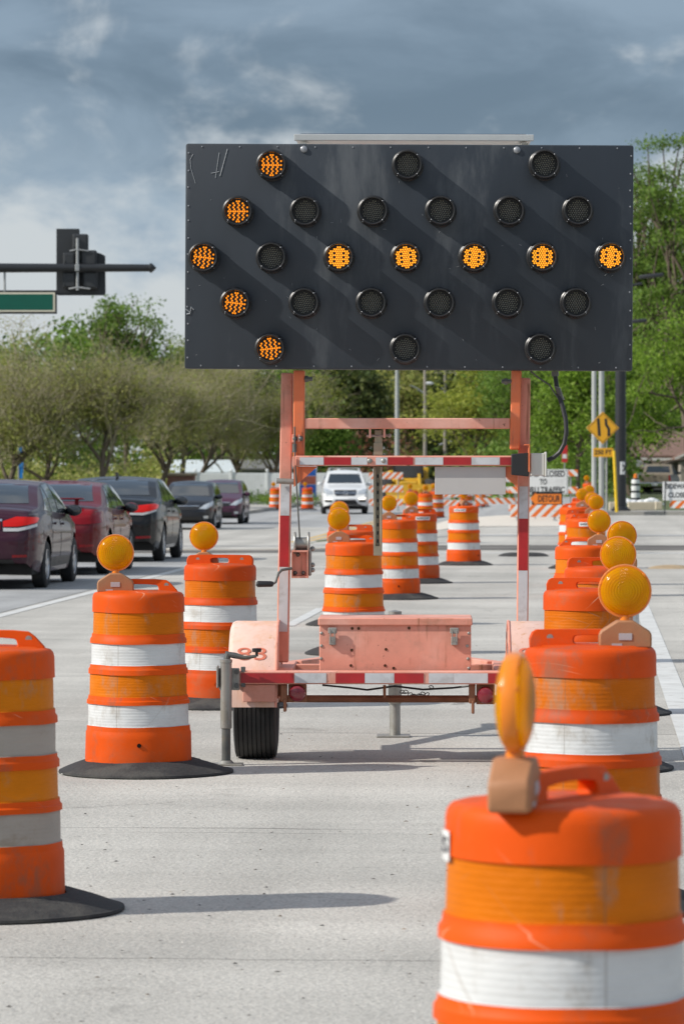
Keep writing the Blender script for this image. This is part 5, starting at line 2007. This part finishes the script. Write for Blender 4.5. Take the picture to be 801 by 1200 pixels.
SEAMB = mat('panel gap', (.004, .004, .004), .8)
PLATEW = mat('licence plate', (.60, .62, .60), .5)


def smooth_curve(pts, ys, sig):
    pts = sorted(pts)
    f = np.linspace(ys[0], ys[-1], 800)
    v = np.interp(f, [p[0] for p in pts], [p[1] for p in pts])
    k = max(1, int(sig / (f[1] - f[0]) * 2.5))
    ker = np.exp(-.5 * (np.arange(-k, k + 1) * (f[1] - f[0]) / sig) ** 2)
    ker /= ker.sum()
    v = np.convolve(np.pad(v, k, mode='edge'), ker, 'valid')
    return np.interp(ys, f, v)


def car(name, label, loc, rz, sp, paint, group=None, cat='car'):
    """sp: measures in metres; local +Y is the front, y runs 0 (rear bumper) to L"""
    t = thing(name, label, cat, loc, rz, group)
    L, Wd = sp['L'], sp['W']
    y0 = -sp['rear']                       # origin lies under the rear axle
    ya = 0.0; yf = sp['wb']
    wr = sp['wr']; aR = wr + .065
    ys = list(np.linspace(0, L, 120))
    for c in (-y0, -y0 + yf):
        ys += list(c + aR * np.sin(np.linspace(-1.57, 1.57, 26)))
    ys += [.004, .012, .025, .045, L - .004, L - .012, L - .025, L - .045]
    ys = np.array(sorted(set(np.round(np.clip(ys, 0, L), 4))))
    top = smooth_curve(sp['top'], ys, sp.get('sig', .05))
    belt = smooth_curve(sp['belt'], ys, .06)
    hw = smooth_curve(sp['plan'], ys, .05) * Wd / 2
    low = smooth_curve(sp['low'], ys, .05)
    tum = sp.get('tumble', .40)
    bm = bmesh.new()
    rows = []
    for i, y in enumerate(ys):
        crown = .045
        zb = low[i]
        for c in (-y0, -y0 + yf):
            dy = abs(y - c)
            if dy < aR: zb = max(zb, wr + math.sqrt(max(0, aR * aR - dy * dy)) - .0)
        tp = top[i]
        bl = min(belt[i], tp - crown - .004)
        w = hw[i]
        gh = tp - crown - bl
        pts = []
        zc = .5 * bl + .12
        for k in range(9):                 # lower side with a crease at the shoulder
            u = k / 8
            z = zb + (bl - zb) * u
            d = abs(z - .58)
            x = w * (1 - .10 * max(0, (.58 - z) / .5) ** 1.6 - .045 * max(0, (z - .62) / .4) ** 1.5)
            if .70 < z < .80: x += .008
            pts.append((x, z))
        xb = pts[-1][0] - .018
        xt = xb - tum * max(0, gh)
        n = 6
        for k in range(1, n + 1):
            u = k / n
            bulge = .03 * math.sin(math.pi * u) * min(1, gh / .3)
            pts.append((xb + (xt - xb) * u + bulge, bl + .006 + (gh - .006) * u))
        for k in range(1, 8):
            u = k / 7
            x = xt * (1 - u)
            pts.append((x, tp - crown * (1 - u) ** 2.0 if u < 1 else tp))
        rows.append([Vector((x, y + y0, z)) for x, z in pts])
    m = len(rows[0])
    vs = []
    for r in rows:
        right = [bm.verts.new(p) for p in r]
        left = [bm.verts.new((-p.x, p.y, p.z)) for p in r[:-1]]
        vs.append(right + left[::-1])
    k = len(vs[0])
    for a, b in zip(vs[:-1], vs[1:]):
        for j in range(k - 1):
            bm.faces.new((a[j], a[j + 1], b[j + 1], b[j]))
    # ends: rings shrinking to the middle, bulged outwards with the bumper step
    for end, sgn, bul in ((vs[0], -1, sp.get('rb', .07)), (vs[-1], 1, sp.get('fb', .10))):
        ce = Vector((0, sum(v.co.y for v in end) / k, .62))
        prev = end
        base = [v.co.copy() for v in end]
        for r in (.97, .9, .78, .6, .35, .08):
            ring = []
            for q in base:
                p = ce + (q - ce) * r
                step = sp.get('step', .05) * sst(sp.get('stz', .72) + .05, sp.get('stz', .72) - .05, p.z) * min(1, (1 - r) * 8)
                p.y = q.y + sgn * (bul * (1 - r ** 2.2) + step)
                ring.append(bm.verts.new(p))
            for j in range(k):
                q_ = (j + 1) % k
                bm.faces.new((prev[j], prev[q_], ring[q_], ring[j]) if sgn < 0 else (prev[q_], prev[j], ring[j], ring[q_]))
            prev = ring
        bm.faces.new(prev)
    bmesh.ops.recalc_face_normals(bm, faces=bm.faces)
    bvh = BVHTree.FromBMesh(bm)
    me = bpy.data.meshes.new('body'); bm.to_mesh(me); bm.free()
    me.materials.append(paint)
    me.polygons.foreach_set('use_smooth', [True] * len(me.polygons))
    me.set_sharp_from_angle(angle=math.radians(42))
    body = bpy.data.objects.new('body', me); COL.objects.link(body); body.parent = t

    def patch(nm, pts, d, m_, off=.004, cut=.07, parent=None, skirt=.022):
        """a panel laid on the body: an outline pushed along d until it meets the skin"""
        d = Vector(d).normalized()
        b2 = bmesh.new()
        vv = [b2.verts.new(Vector((p[0], p[1] + y0, p[2])) - d * 3) for p in pts]
        b2.faces.new(vv)
        ax = d.cross(Vector((0, 0, 1))).normalized()
        for dirv in (ax, Vector((0, 0, 1)) - d * d.z):
            dirv = dirv.normalized()
            lo = min(v.co.dot(dirv) for v in b2.verts); hi = max(v.co.dot(dirv) for v in b2.verts)
            q = lo + cut
            while q < hi - .01:
                bmesh.ops.bisect_plane(b2, geom=b2.verts[:] + b2.edges[:] + b2.faces[:], plane_co=dirv * q, plane_no=dirv)
                q += cut
        for v in b2.verts:
            h, nrm, _, _ = bvh.ray_cast(v.co, d)
            if h is None or (h - v.co).length > 6:
                h, nrm, _, _ = bvh.find_nearest(v.co + d * 3)
            v.co = h - d * off
        be = [e for e in b2.edges if e.is_boundary]
        ex = bmesh.ops.extrude_edge_only(b2, edges=be)
        for v in [g for g in ex['geom'] if isinstance(g, bmesh.types.BMVert)]: v.co += d * skirt
        bmesh.ops.recalc_face_normals(b2, faces=b2.faces)
        m2 = bpy.data.meshes.new(nm); b2.to_mesh(m2); b2.free()
        m2.materials.append(m_)
        m2.polygons.foreach_set('use_smooth', [True] * len(m2.polygons))
        m2.set_sharp_from_angle(angle=math.radians(50))
        o = bpy.data.objects.new(nm, m2); COL.objects.link(o); o.parent = parent or t
        return o

    for sx in (1, -1):
        for w_ in sp['side_win']:
            patch('side_window', [(sx * 2, y, z) for y, z in (w_ if sx > 0 else w_)], (-sx, 0, 0), CGLASS, .008, .06)
        for (ya_, za), (yb_, zb_) in sp.get('seams', ()):
            dx = .009
            patch('door_seam', [(sx * 2, ya_ - dx, za), (sx * 2, ya_ + dx, za), (sx * 2, yb_ + dx, zb_), (sx * 2, yb_ - dx, zb_)], (-sx, 0, 0), SEAMB, .0025, .1)
        for y, z in sp.get('handles', ()):
            patch('door_handle', [(sx * 2, y - .09, z), (sx * 2, y + .09, z + .006), (sx * 2, y + .09, z + .03), (sx * 2, y - .09, z + .024)], (-sx, 0, 0), paint if not sp.get('chrome_h') else CHROME, .03, .2, skirt=.03)
        for nm, pts, d, m_ in sp.get('lamps', ()):
            patch(nm, [(sx * p[0], p[1], p[2]) for p in pts], (sx * d[0], d[1], d[2]), m_, .012, .04)
        # black strip laid along the sill, its shadow put in as colour
        patch('sill_shadow', [(sx * 2, sp['rear'] + aR + .02, .2), (sx * 2, sp['rear'] + yf - aR - .02, .2), (sx * 2, sp['rear'] + yf - aR - .02, .27), (sx * 2, sp['rear'] + aR + .02, .27)], (-sx, 0, 0), TRIMB, .003, .3)
    for nm, pts, d, m_ in sp.get('panels', ()):
        patch(nm, pts, d, m_, .012, .045)
    # wheels, wells, floor
    for y in (ya, yf):
        for sx in (-1, 1):
            wx = sx * (Wd / 2 - .115)
            mb = MB()
            mb.M = Matrix.Translation((wx, y, wr + .0))
            k_ = wr
            mb.lathe([(k_ * .62, -.07), (k_ * .70, -.078), (k_ * .9, -.075), (k_ * .985, -.06), (k_, -.04), (k_, .06), (k_ * .985, .085), (k_ * .9, .105), (k_ * .70, .108), (k_ * .62, .10)], 40, 'X')
            wh = mb.build('wheel', RUBBER, t)
            mb = MB()
            mb.M = Matrix.Translation((wx, y, wr)) @ Matrix.Rotation(0 if sx > 0 else math.pi, 4, 'Z')
            mb.lathe([(k_ * .64, .04), (k_ * .66, .100), (k_ * .60, .102), (k_ * .57, .06)], 40, 'X')
            ns = sp.get('spokes', 5)
            for i in range(ns):
                a = 2 * math.pi * i / ns
                M = Matrix.Rotation(a, 4, 'X')
                mb.box(.065, .094, -.028, .028, k_ * .12, k_ * .60, .006, M)
            mb.lathe([(k_ * .17, .06), (k_ * .17, .098), (0, .102)], 20, 'X')
            mb.build('rim', ALLOY, wh)
            mb = MB()
            mb.M = Matrix.Translation((wx, y, wr)) @ Matrix.Rotation(0 if sx > 0 else math.pi, 4, 'Z')
            mb.lathe([(0, .035), (k_ * .62, .035)], 30, 'X')
            mb.build('brake_disc', TRIMB, wh)
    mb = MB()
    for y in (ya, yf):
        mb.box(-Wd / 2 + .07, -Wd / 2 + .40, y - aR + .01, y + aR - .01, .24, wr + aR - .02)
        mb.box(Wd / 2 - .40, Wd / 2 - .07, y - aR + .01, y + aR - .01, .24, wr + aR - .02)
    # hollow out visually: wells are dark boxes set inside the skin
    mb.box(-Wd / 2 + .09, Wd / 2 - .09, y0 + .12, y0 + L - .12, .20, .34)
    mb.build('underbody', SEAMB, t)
    # mirrors
    my, mz = sp['mirror']
    for sx in (-1, 1):
        mb = MB()
        cx = sx * (Wd / 2 + .06)
        mb.ball((cx, my + y0, mz), .11, 14, (1.05, .75, .72))
        mb.box(min(sx * (Wd / 2 - .1), cx), max(sx * (Wd / 2 - .1), cx), my + y0 - .02, my + y0 + .03, mz - .05, mz - .015, .006)
        mr = mb.build('mirror', sp.get('mirror_mat', paint), t, smooth=60)
        mb = MB(); mb.ball((cx, my + y0 - .045, mz), .092, 14, (1.02, .45, .68)); mb.build('mirror_glass', CGLASS, mr, smooth=60)
    return t, patch, y0


SED_TOP = [(0, .93), (.03, 1.02), (.10, 1.065), (.30, 1.085), (.52, 1.095), (.60, 1.10), (1.05, 1.29), (1.35, 1.385), (1.75, 1.43), (2.2, 1.435), (2.6, 1.40), (2.85, 1.33), (3.45, 1.03), (3.62, .99), (4.1, .88), (4.38, .76), (4.48, .64), (4.52, .55)]
PLAN = lambda L: [(0, .84), (.06, .90), (.18, .955), (.45, .99), (.9, 1.0), (L - 1.3, 1.0), (L - .7, .97), (L - .35, .91), (L - .12, .80), (L, .66)]
LOW = lambda L: [(0, .36), (.12, .27), (.5, .22), (L - .6, .21), (L - .15, .22), (L, .30)]
BELT = [(0, .97), (.9, .985), (2.4, .94), (3.4, .88), (4.0, .80), (4.5, .68)]


def sedan(sc=1.0, hz=1.0, **kw):
    L = 4.52 * sc
    s = lambda pts: [(y * sc, z * hz) for y, z in pts]
    s3 = lambda pts: [(x, y * sc, z * hz) for x, y, z in pts]
    d = dict(L=L, W=1.76, rear=.98 * sc, wb=2.67 * sc, wr=.315, top=s(SED_TOP), belt=s(BELT), plan=[(y, v) for y, v in PLAN(L)], low=LOW(L),
             side_win=[s([(.93, 1.03), (1.42, 1.31), (1.52, 1.345), (1.52, 1.0)]), s([(1.58, 1.0), (1.58, 1.352), (2.18, 1.372), (2.18, .975)]), s([(2.26, .972), (2.26, 1.37), (2.62, 1.33), (3.22, 1.02), (3.24, .955)])],
             seams=[(a, b) for a, b in ((s([(1.36, .45), (1.5, .98)])), (s([(2.22, .30), (2.22, .96)])), (s([(3.30, .30), (3.26, .93)])))],
             handles=s([(1.72, .83), (2.46, .815)]), mirror=(3.02 * sc, 1.0 * hz),
             panels=[('rear_window', s3([(-.66, 0, 1.12), (.66, 0, 1.12), (.55, 0, 1.375), (-.55, 0, 1.375)]), (0, 1, 0), CGLASS),
                     ('windscreen', s3([(-.66, 4.5, 1.045), (.66, 4.5, 1.045), (.54, 4.5, 1.345), (-.54, 4.5, 1.345)]), (0, -1, 0), CGLASS),
                     ('lower_bumper', s3([(-.62, 0, .27), (.62, 0, .27), (.56, 0, .40), (-.56, 0, .40)]), (0, 1, 0), TRIMB)])
    d.update(kw)
    return d


def on_road(px, s_wheel, half):
    """rear axle centre for a car whose right rear tyre edge touches the road at px"""
    p = W(px, s_wheel)
    return Vector((p.x - half, p.y, gz(p.x - half, p.y)))


LANE = 'cars queueing in the left lane'
# 1: dark purple sedan cut by the left edge
sp = sedan(lamps=[('tail_lamp', [(.42, 0, .825), (.42, 0, .895), (.60, 0, .955), (.84, .24, .945), (.87, .34, .93), (.84, .24, .875), (.60, 0, .825)], (-.35, 1, 0), TAIL_ON),
                  ('tail_lamp', [(.20, 0, .79), (.40, 0, .79), (.40, 0, .885), (.20, 0, .87)], (0, 1, 0), TAIL),
                  ('lamp_lower_lens', [(.42, 0, .765), (.62, 0, .765), (.84, .24, .825), (.84, .24, .862), (.62, 0, .808), (.42, 0, .808)], (-.35, 1, 0), TAIL_CLEAR),
                  ('reflector', [(.56, 0, .425), (.74, 0, .43), (.74, 0, .462), (.56, 0, .46)], (0, 1, 0), TAIL)])
sp['panels'] += [('chrome_strip', [(-.42, 0, .895), (.42, 0, .895), (.42, 0, .925), (-.42, 0, .925)], (0, 1, 0), CHROME),
                 ('licence_plate', [(-.16, 0, .70), (.16, 0, .70), (.16, 0, .86), (-.16, 0, .86)], (0, 1, 0), PLATEW)]
sp['mirror_mat'] = TRIMB
t, patch, y0 = car('sedan', 'dark purple sedan at the left edge with lit tail lamps, last in the queue', on_road(57, 89, .88), 0, sp, car_paint('dark purple paint', (.040, .008, .020)), LANE)
mb = MB(); mb.tube([(.32, y0 - .02, .30), (.32, y0 + .2, .30)], .05, 12); mb.build('exhaust', STEELD, t)

# 2: dark red two-door
sp = sedan(1.02, .97, lamps=[('tail_lamp', [(.38, 0, .76), (.36, 0, .88), (.55, 0, .975), (.80, .16, .97), (.87, .36, .93), (.86, .30, .78), (.6, 0, .755)], (-.4, 1, 0), TAIL),
                            ('reflector', [(.56, 0, .42), (.76, 0, .43), (.76, 0, .465), (.56, 0, .46)], (0, 1, 0), TAIL)])
sp['panels'] += [('licence_plate', [(-.16, 0, .72), (.16, 0, .72), (.16, 0, .87), (-.16, 0, .87)], (0, 1, 0), PLATEW)]
t, patch, y0 = car('coupe', 'dark red car with large unlit tail lamps between the purple and black sedans', on_road(131, 79, .9), 0, sp, car_paint('dark red paint', (.12, .003, .008)), LANE)
mb = MB()
mb.box(-.60, .60, y0 + .04, y0 + .22, 1.115, 1.14, .01)
for sx in (-.5, .5): mb.box(sx - .03, sx + .03, y0 + .08, y0 + .16, 1.03, 1.12, .01)
mb.build('spoiler', MATS['dark red paint'], t)

# 3: black sedan
sp = sedan(1.0, 1.0, W=1.78, spokes=7, lamps=[('tail_lamp', [(.34, 0, .84), (.52, 0, .95), (.80, .16, .985), (.87, .40, .955), (.84, .30, .90), (.62, 0, .835)], (-.4, 1, 0), TAIL_ON),
                  ('lamp_lower_lens', [(.40, 0, .80), (.62, 0, .79), (.82, .24, .86), (.82, .24, .885), (.62, 0, .83), (.40, 0, .83)], (-.35, 1, 0), TAIL_CLEAR),
                  ('reflector', [(.52, 0, .40), (.76, 0, .41), (.76, 0, .45), (.52, 0, .44)], (0, 1, 0), TAIL)])
sp['panels'] += [('licence_plate', [(-.16, 0, .75), (.16, 0, .75), (.16, 0, .9), (-.16, 0, .9)], (0, 1, 0), PLATEW),
                 ('tail_badge', [(-.14, 0, .955), (.14, 0, .955), (.14, 0, .985), (-.14, 0, .985)], (0, 1, 0), CHROME)]
t, patch, y0 = car('sedan', 'black sedan with slim lit tail lamps, third in the queue', on_road(194, 69.5, .9), 0, sp, car_paint('black paint', (.006, .0065, .008)), LANE)
mb = MB(); mb.prism([(1.55 + y0, 1.425), (1.72 + y0, 1.43), (1.62 + y0, 1.50), (1.57 + y0, 1.50)], 'X', -.02, .02); mb.build('roof_antenna', TRIMB, t)

# 4, 5: two small cars facing us on the far side
HTOP = [(0, .95), (.04, 1.15), (.16, 1.35), (.4, 1.46), (.9, 1.51), (1.6, 1.525), (2.1, 1.49), (2.45, 1.40), (3.15, 1.06), (3.35, 1.01), (3.75, .90), (3.98, .76), (4.04, .62), (4.06, .55)]
def hatch(**kw):
    L = 4.06
    d = dict(L=L, W=1.70, rear=.72, wb=2.52, wr=.30, top=HTOP, belt=[(0, 1.02), (1.0, 1.0), (2.4, .95), (3.2, .90), (4.0, .72)], plan=PLAN(L), low=LOW(L), tumble=.34,
             side_win=[[(.42, 1.08), (.62, 1.38), (1.02, 1.43), (1.02, 1.05)], [(1.10, 1.05), (1.10, 1.435), (1.72, 1.44), (1.72, 1.02)], [(1.80, 1.015), (1.80, 1.435), (2.25, 1.38), (2.94, 1.06), (2.95, 1.0)]],
             seams=[((1.06, .4), (1.06, 1.0)), ((1.76, .3), (1.76, 1.0)), ((2.98, .3), (2.96, .96))], handles=[(1.28, .86), (1.98, .85)], mirror=(2.76, 1.02),
             lamps=[('headlamp', [(.36, 4, .66), (.62, 4, .80), (.80, 3.75, .88), (.84, 3.5, .90), (.80, 3.8, .74), (.6, 4, .65)], (-.35, -1, 0), HEADL),
                    ('fog_lamp', [(.52, 4, .36), (.68, 4, .36), (.68, 4, .44), (.52, 4, .44)], (-.2, -1, 0), HEADL)],
             panels=[('windscreen', [(-.64, 4, 1.06), (.64, 4, 1.06), (.53, 4, 1.42), (-.53, 4, 1.42)], (0, -1, 0), CGLASS),
                     ('rear_window', [(-.55, 0, 1.10), (.55, 0, 1.10), (.48, 0, 1.38), (-.48, 0, 1.38)], (0, 1, 0), CGLASS),
                     ('grille', [(-.36, 4, .62), (.36, 4, .62), (.42, 4, .72), (-.42, 4, .72)], (0, -1, 0), TRIMB),
                     ('grille_bar', [(-.40, 4, .735), (.40, 4, .735), (.40, 4, .76), (-.40, 4, .76)], (0, -1, 0), CHROME),
                     ('lower_intake', [(-.44, 4, .28), (.44, 4, .28), (.48, 4, .42), (-.48, 4, .42)], (0, -1, 0), TRIMB)])
    d.update(kw)
    return d


def face_us(px_c, s, wb):
    """rear axle position for a car turned to face the camera whose front axle is centred on px_c"""
    p = W(px_c, s)
    return p


def car_facing(px, s, sp, *a, yaw=0.0, **kw):
    p = W(px, s)
    rz = math.pi + yaw
    fwd = Vector((-math.sin(rz), math.cos(rz), 0))
    loc = p - fwd * sp['wb']
    loc.z = gz(p.x, p.y)
    return car(kw.pop('name'), kw.pop('label'), loc, rz, sp, *a, **kw)


sp = hatch(W=1.72)
car_facing(221, 37.4, sp, car_paint('blue black paint', (.016, .019, .026)), name='hatchback', label='blue black hatchback facing the camera, beyond the queue', group='cars facing the camera on the left', yaw=.02)
sp = hatch(W=1.66)
car_facing(258, 34.2, sp, car_paint('plum paint', (.075, .024, .05)), name='hatchback', label='plum coloured small car facing the camera, in front of the white fence', group='cars facing the camera on the left', yaw=.02)

# white suv facing us
L = 5.1
sp = dict(L=L, W=1.93, rear=1.0, wb=3.07, wr=.385, tumble=.30, sig=.06,
          top=[(0, 1.1), (.05, 1.5), (.2, 1.72), (.5, 1.80), (1.5, 1.83), (2.4, 1.80), (2.75, 1.70), (3.45, 1.26), (3.65, 1.21), (4.5, 1.10), (4.85, 1.02), (5.0, .92), (5.08, .75), (5.1, .6)],
          belt=[(0, 1.15), (2.0, 1.12), (3.5, 1.08), (4.6, .98), (5.1, .8)], plan=[(0, .88), (.1, .94), (.4, .99), (1, 1), (L - 1, 1), (L - .5, .97), (L - .2, .91), (L, .80)], low=[(0, .4), (.3, .3), (L - .3, .3), (L, .36)],
          side_win=[[(.25, 1.2), (.35, 1.62), (.95, 1.68), (.95, 1.18)], [(1.02, 1.18), (1.02, 1.69), (1.9, 1.70), (1.9, 1.15)], [(1.98, 1.15), (1.98, 1.70), (2.5, 1.64), (3.2, 1.24), (3.22, 1.13)]],
          seams=[((1.94, .4), (1.94, 1.1)), ((3.26, .4), (3.24, 1.08))], mirror=(2.95, 1.24), spokes=5,
          lamps=[('headlamp', [(.50, 5, .82), (.55, 5, .96), (.80, 4.8, 1.03), (.90, 4.5, 1.05), (.90, 4.6, .90), (.75, 5, .83)], (-.35, -1, 0), HEADL),
                 ('running_light', [(.50, 5, .60), (.84, 5, .62), (.84, 5, .69), (.50, 5, .67)], (-.2, -1, 0), DRL),
                 ('side_intake', [(.50, 5, .50), (.84, 5, .50), (.84, 5, .60), (.52, 5, .59)], (-.2, -1, 0), TRIMB)],
          panels=[('windscreen', [(-.72, 5, 1.27), (.72, 5, 1.27), (.61, 5, 1.66), (-.61, 5, 1.66)], (0, -1, 0), CGLASS),
                  ('grille', [(-.38, 5, .76), (.38, 5, .76), (.46, 5, .86), (.46, 5, 1.0), (-.46, 5, 1.0), (-.46, 5, .86)], (0, -1, 0), TRIMB),
                  ('lower_intake', [(-.52, 5, .42), (.52, 5, .42), (.40, 5, .60), (-.40, 5, .60)], (0, -1, 0), TRIMB),
                  ('skid_plate', [(-.66, 5, .37), (.66, 5, .37), (.62, 5, .415), (-.62, 5, .415)], (0, -1, 0), CHROME)])
t, patch, y0 = car_facing(404, 28.4, sp, car_paint('white paint', (.70, .71, .71), 0), name='suv', label='white suv with roof rails and lit running lights facing the camera', yaw=.08)
for z in (.79, .85, .91, .965):
    if z in (.85, .91):
        patch('grille_bar', [(-.45, 5, z - .012), (.45, 5, z - .012), (.45, 5, z + .014), (-.45, 5, z + .014)], (0, -1, 0), CHROME, .018, .1)
mb = MB(); mb.lathe([(.085, 0), (.10, .012), (.085, .02), (.075, .01), (.085, 0)], 24, 'Y', Matrix.Translation((0, y0 + L + .15, .88)) @ Matrix.Rotation(math.pi, 4, 'Z')); mb.build('round_badge', CHROME, t)
mb = MB()
for sx in (-.62, .62):
    mb.tube([(sx, y0 + .5, 1.78), (sx, y0 + .7, 1.87), (sx, y0 + 2.2, 1.87), (sx, y0 + 2.45, 1.78)], .025, 8)
mb.box(-.62, .62, y0 + 1.9, y0 + 1.97, 1.87, 1.90, .006); mb.box(-.62, .62, y0 + 1.0, y0 + 1.07, 1.87, 1.90, .006)
mb.build('roof_rack', ALU, t)

# tan pickup seen from behind
L = 5.6
sp = dict(L=L, W=1.98, rear=1.2, wb=3.4, wr=.38, tumble=.26, sig=.03, rb=.03, step=.0,
          top=[(0, 1.24), (.03, 1.28), (.1, 1.285), (1.70, 1.285), (1.72, 1.30), (1.80, 1.5), (1.95, 1.78), (2.3, 1.86), (3.2, 1.84), (3.5, 1.75), (4.05, 1.27), (4.3, 1.22), (5.2, 1.1), (5.5, .95), (5.6, .7)],
          belt=[(0, 1.2), (5.0, 1.05), (5.6, .8)], plan=[(0, .96), (.1, .99), (.5, 1), (L - .8, 1), (L - .2, .9), (L, .82)], low=[(0, .52), (.3, .5), (1.5, .42), (L, .42)],
          side_win=[[(1.9, 1.27), (2.05, 1.70), (2.75, 1.74), (2.75, 1.25)], [(2.85, 1.25), (2.85, 1.74), (3.3, 1.68), (3.85, 1.28), (3.86, 1.22)]],
          seams=[((1.78, .5), (1.78, 1.25)), ((2.8, .5), (2.8, 1.2))], mirror=(3.6, 1.32), mirror_mat=TRIMB,
          lamps=[('tail_lamp', [(.80, 0, .88), (.965, 0, .88), (.965, 0, 1.2), (.80, 0, 1.2)], (-.02, 1, 0), TAIL)],
          panels=[('rear_window', [(-.70, 0, 1.36), (.70, 0, 1.36), (.62, 0, 1.72), (-.62, 0, 1.72)], (0, 1, 0), CGLASS),
                  ('tailgate_panel', [(-.72, 0, .86), (.72, 0, .86), (.72, 0, 1.22), (-.72, 0, 1.22)], (0, 1, 0), car_paint('tan paint', (.22, .185, .14))),
                  ('tailgate_handle', [(-.12, 0, 1.08), (.12, 0, 1.08), (.12, 0, 1.15), (-.12, 0, 1.15)], (0, 1, 0), TRIMB)])
b = G(769, 20.4); b.z = -.16
t, patch, y0 = car('pickup_truck', 'tan pickup truck seen from behind in front of the house at the right', b, -.12, sp, MATS['tan paint'])
mb = MB(); mb.box(-.95, .95, y0 - .14, y0 + .05, .56, .78, .03); bp_ = mb.build('rear_bumper', CHROME, t)
mb = MB(); mb.box(-.16, .16, y0 - .152, y0 - .1405, .6, .74); mb.build('licence_plate', PLATEW, bp_)

# yellow wheel loader with a dark cab behind the drums
CATY = mat('machine yellow', (.62, .36, .02), .5, var=.1, dirt=.4, dcol=(.25, .18, .1), ds=2)
b = G(478, 23)
t = thing('wheel_loader', 'yellow wheel loader with a dark glazed cab, half hidden behind the barricade and drums', 'wheel loader', b, TH + math.pi)
mb = MB()
mb.box(-.8, .8, -2.2, .6, .65, 1.35, .08); mb.box(-1.05, 1.05, -2.9, -1.2, .8, 1.75, .12); mb.box(-.45, .45, .4, 1.6, .6, 1.2, .06)
bd = mb.build('body', CATY, t)
mb = MB()
for x, y in ((-.72, -1.1), (.72, -1.1), (-.72, .45), (.72, .45)): mb.box(x - .05, x + .05, y - .05, y + .05, 1.35, 2.28, .01)
mb.build('cab_frame', TRIMB, t)
mb = MB(); mb.box(-.70, .70, -1.06, .42, 1.38, 2.24); mb.build('cab_glass', CGLASS, t)
mb = MB(); mb.box(-.95, 1.05, -1.35, .65, 2.28, 2.44, .05); mb.build('cab_roof', CATY, t)
mb = MB()
for x in (-.55, .55): mb.bar((x, .3, 1.5), (x, 2.3, .7), .16, .26, .03)
mb.build('lift_arm', CATY, t)
mb = MB()
mb.prism([(2.0, .2), (2.1, .95), (2.25, 1.05), (2.3, .5), (2.7, .2), (2.95, .12), (2.95, .08), (2.2, .06)], 'X', -1.15, 1.15)
mb.build('bucket', CATY, t)
for x in (-1.05, 1.05):
    for y in (-1.9, .75):
        mb = MB(); mb.M = Matrix.Translation((x, y, .66))
        mb.lathe([(.35, -.2), (.55, -.24), (.64, -.2), (.66, -.1), (.66, .1), (.64, .2), (.55, .24), (.35, .2)], 32, 'X')
        w_ = mb.build('wheel', RUBBER, t)
        mb = MB(); mb.M = Matrix.Translation((x, y, .66)); mb.lathe([(0, -.16), (.36, -.19), (.36, .19), (0, .16)], 24, 'X'); mb.build('rim', CATY, w_)
# yellow arrow of a boom beside it
b = G(494, 22)
t = thing('excavator_boom', 'upright yellow excavator arm standing right of the loader cab', 'excavator arm', b, TH)
mb = MB(); mb.bar((0, 0, 0.0), (.15, 0, 1.9), .42, .4, .04); mb.bar((.15, 0, 1.8), (-.5, .4, 1.1), .25, .3, .03); mb.build('arm', CATY, t)
mb = MB(); mb.tube([(-.26, -.1, .4), (-.12, -.1, 1.5)], .05, 10); mb.build('hydraulic_ram', STEELD, t)
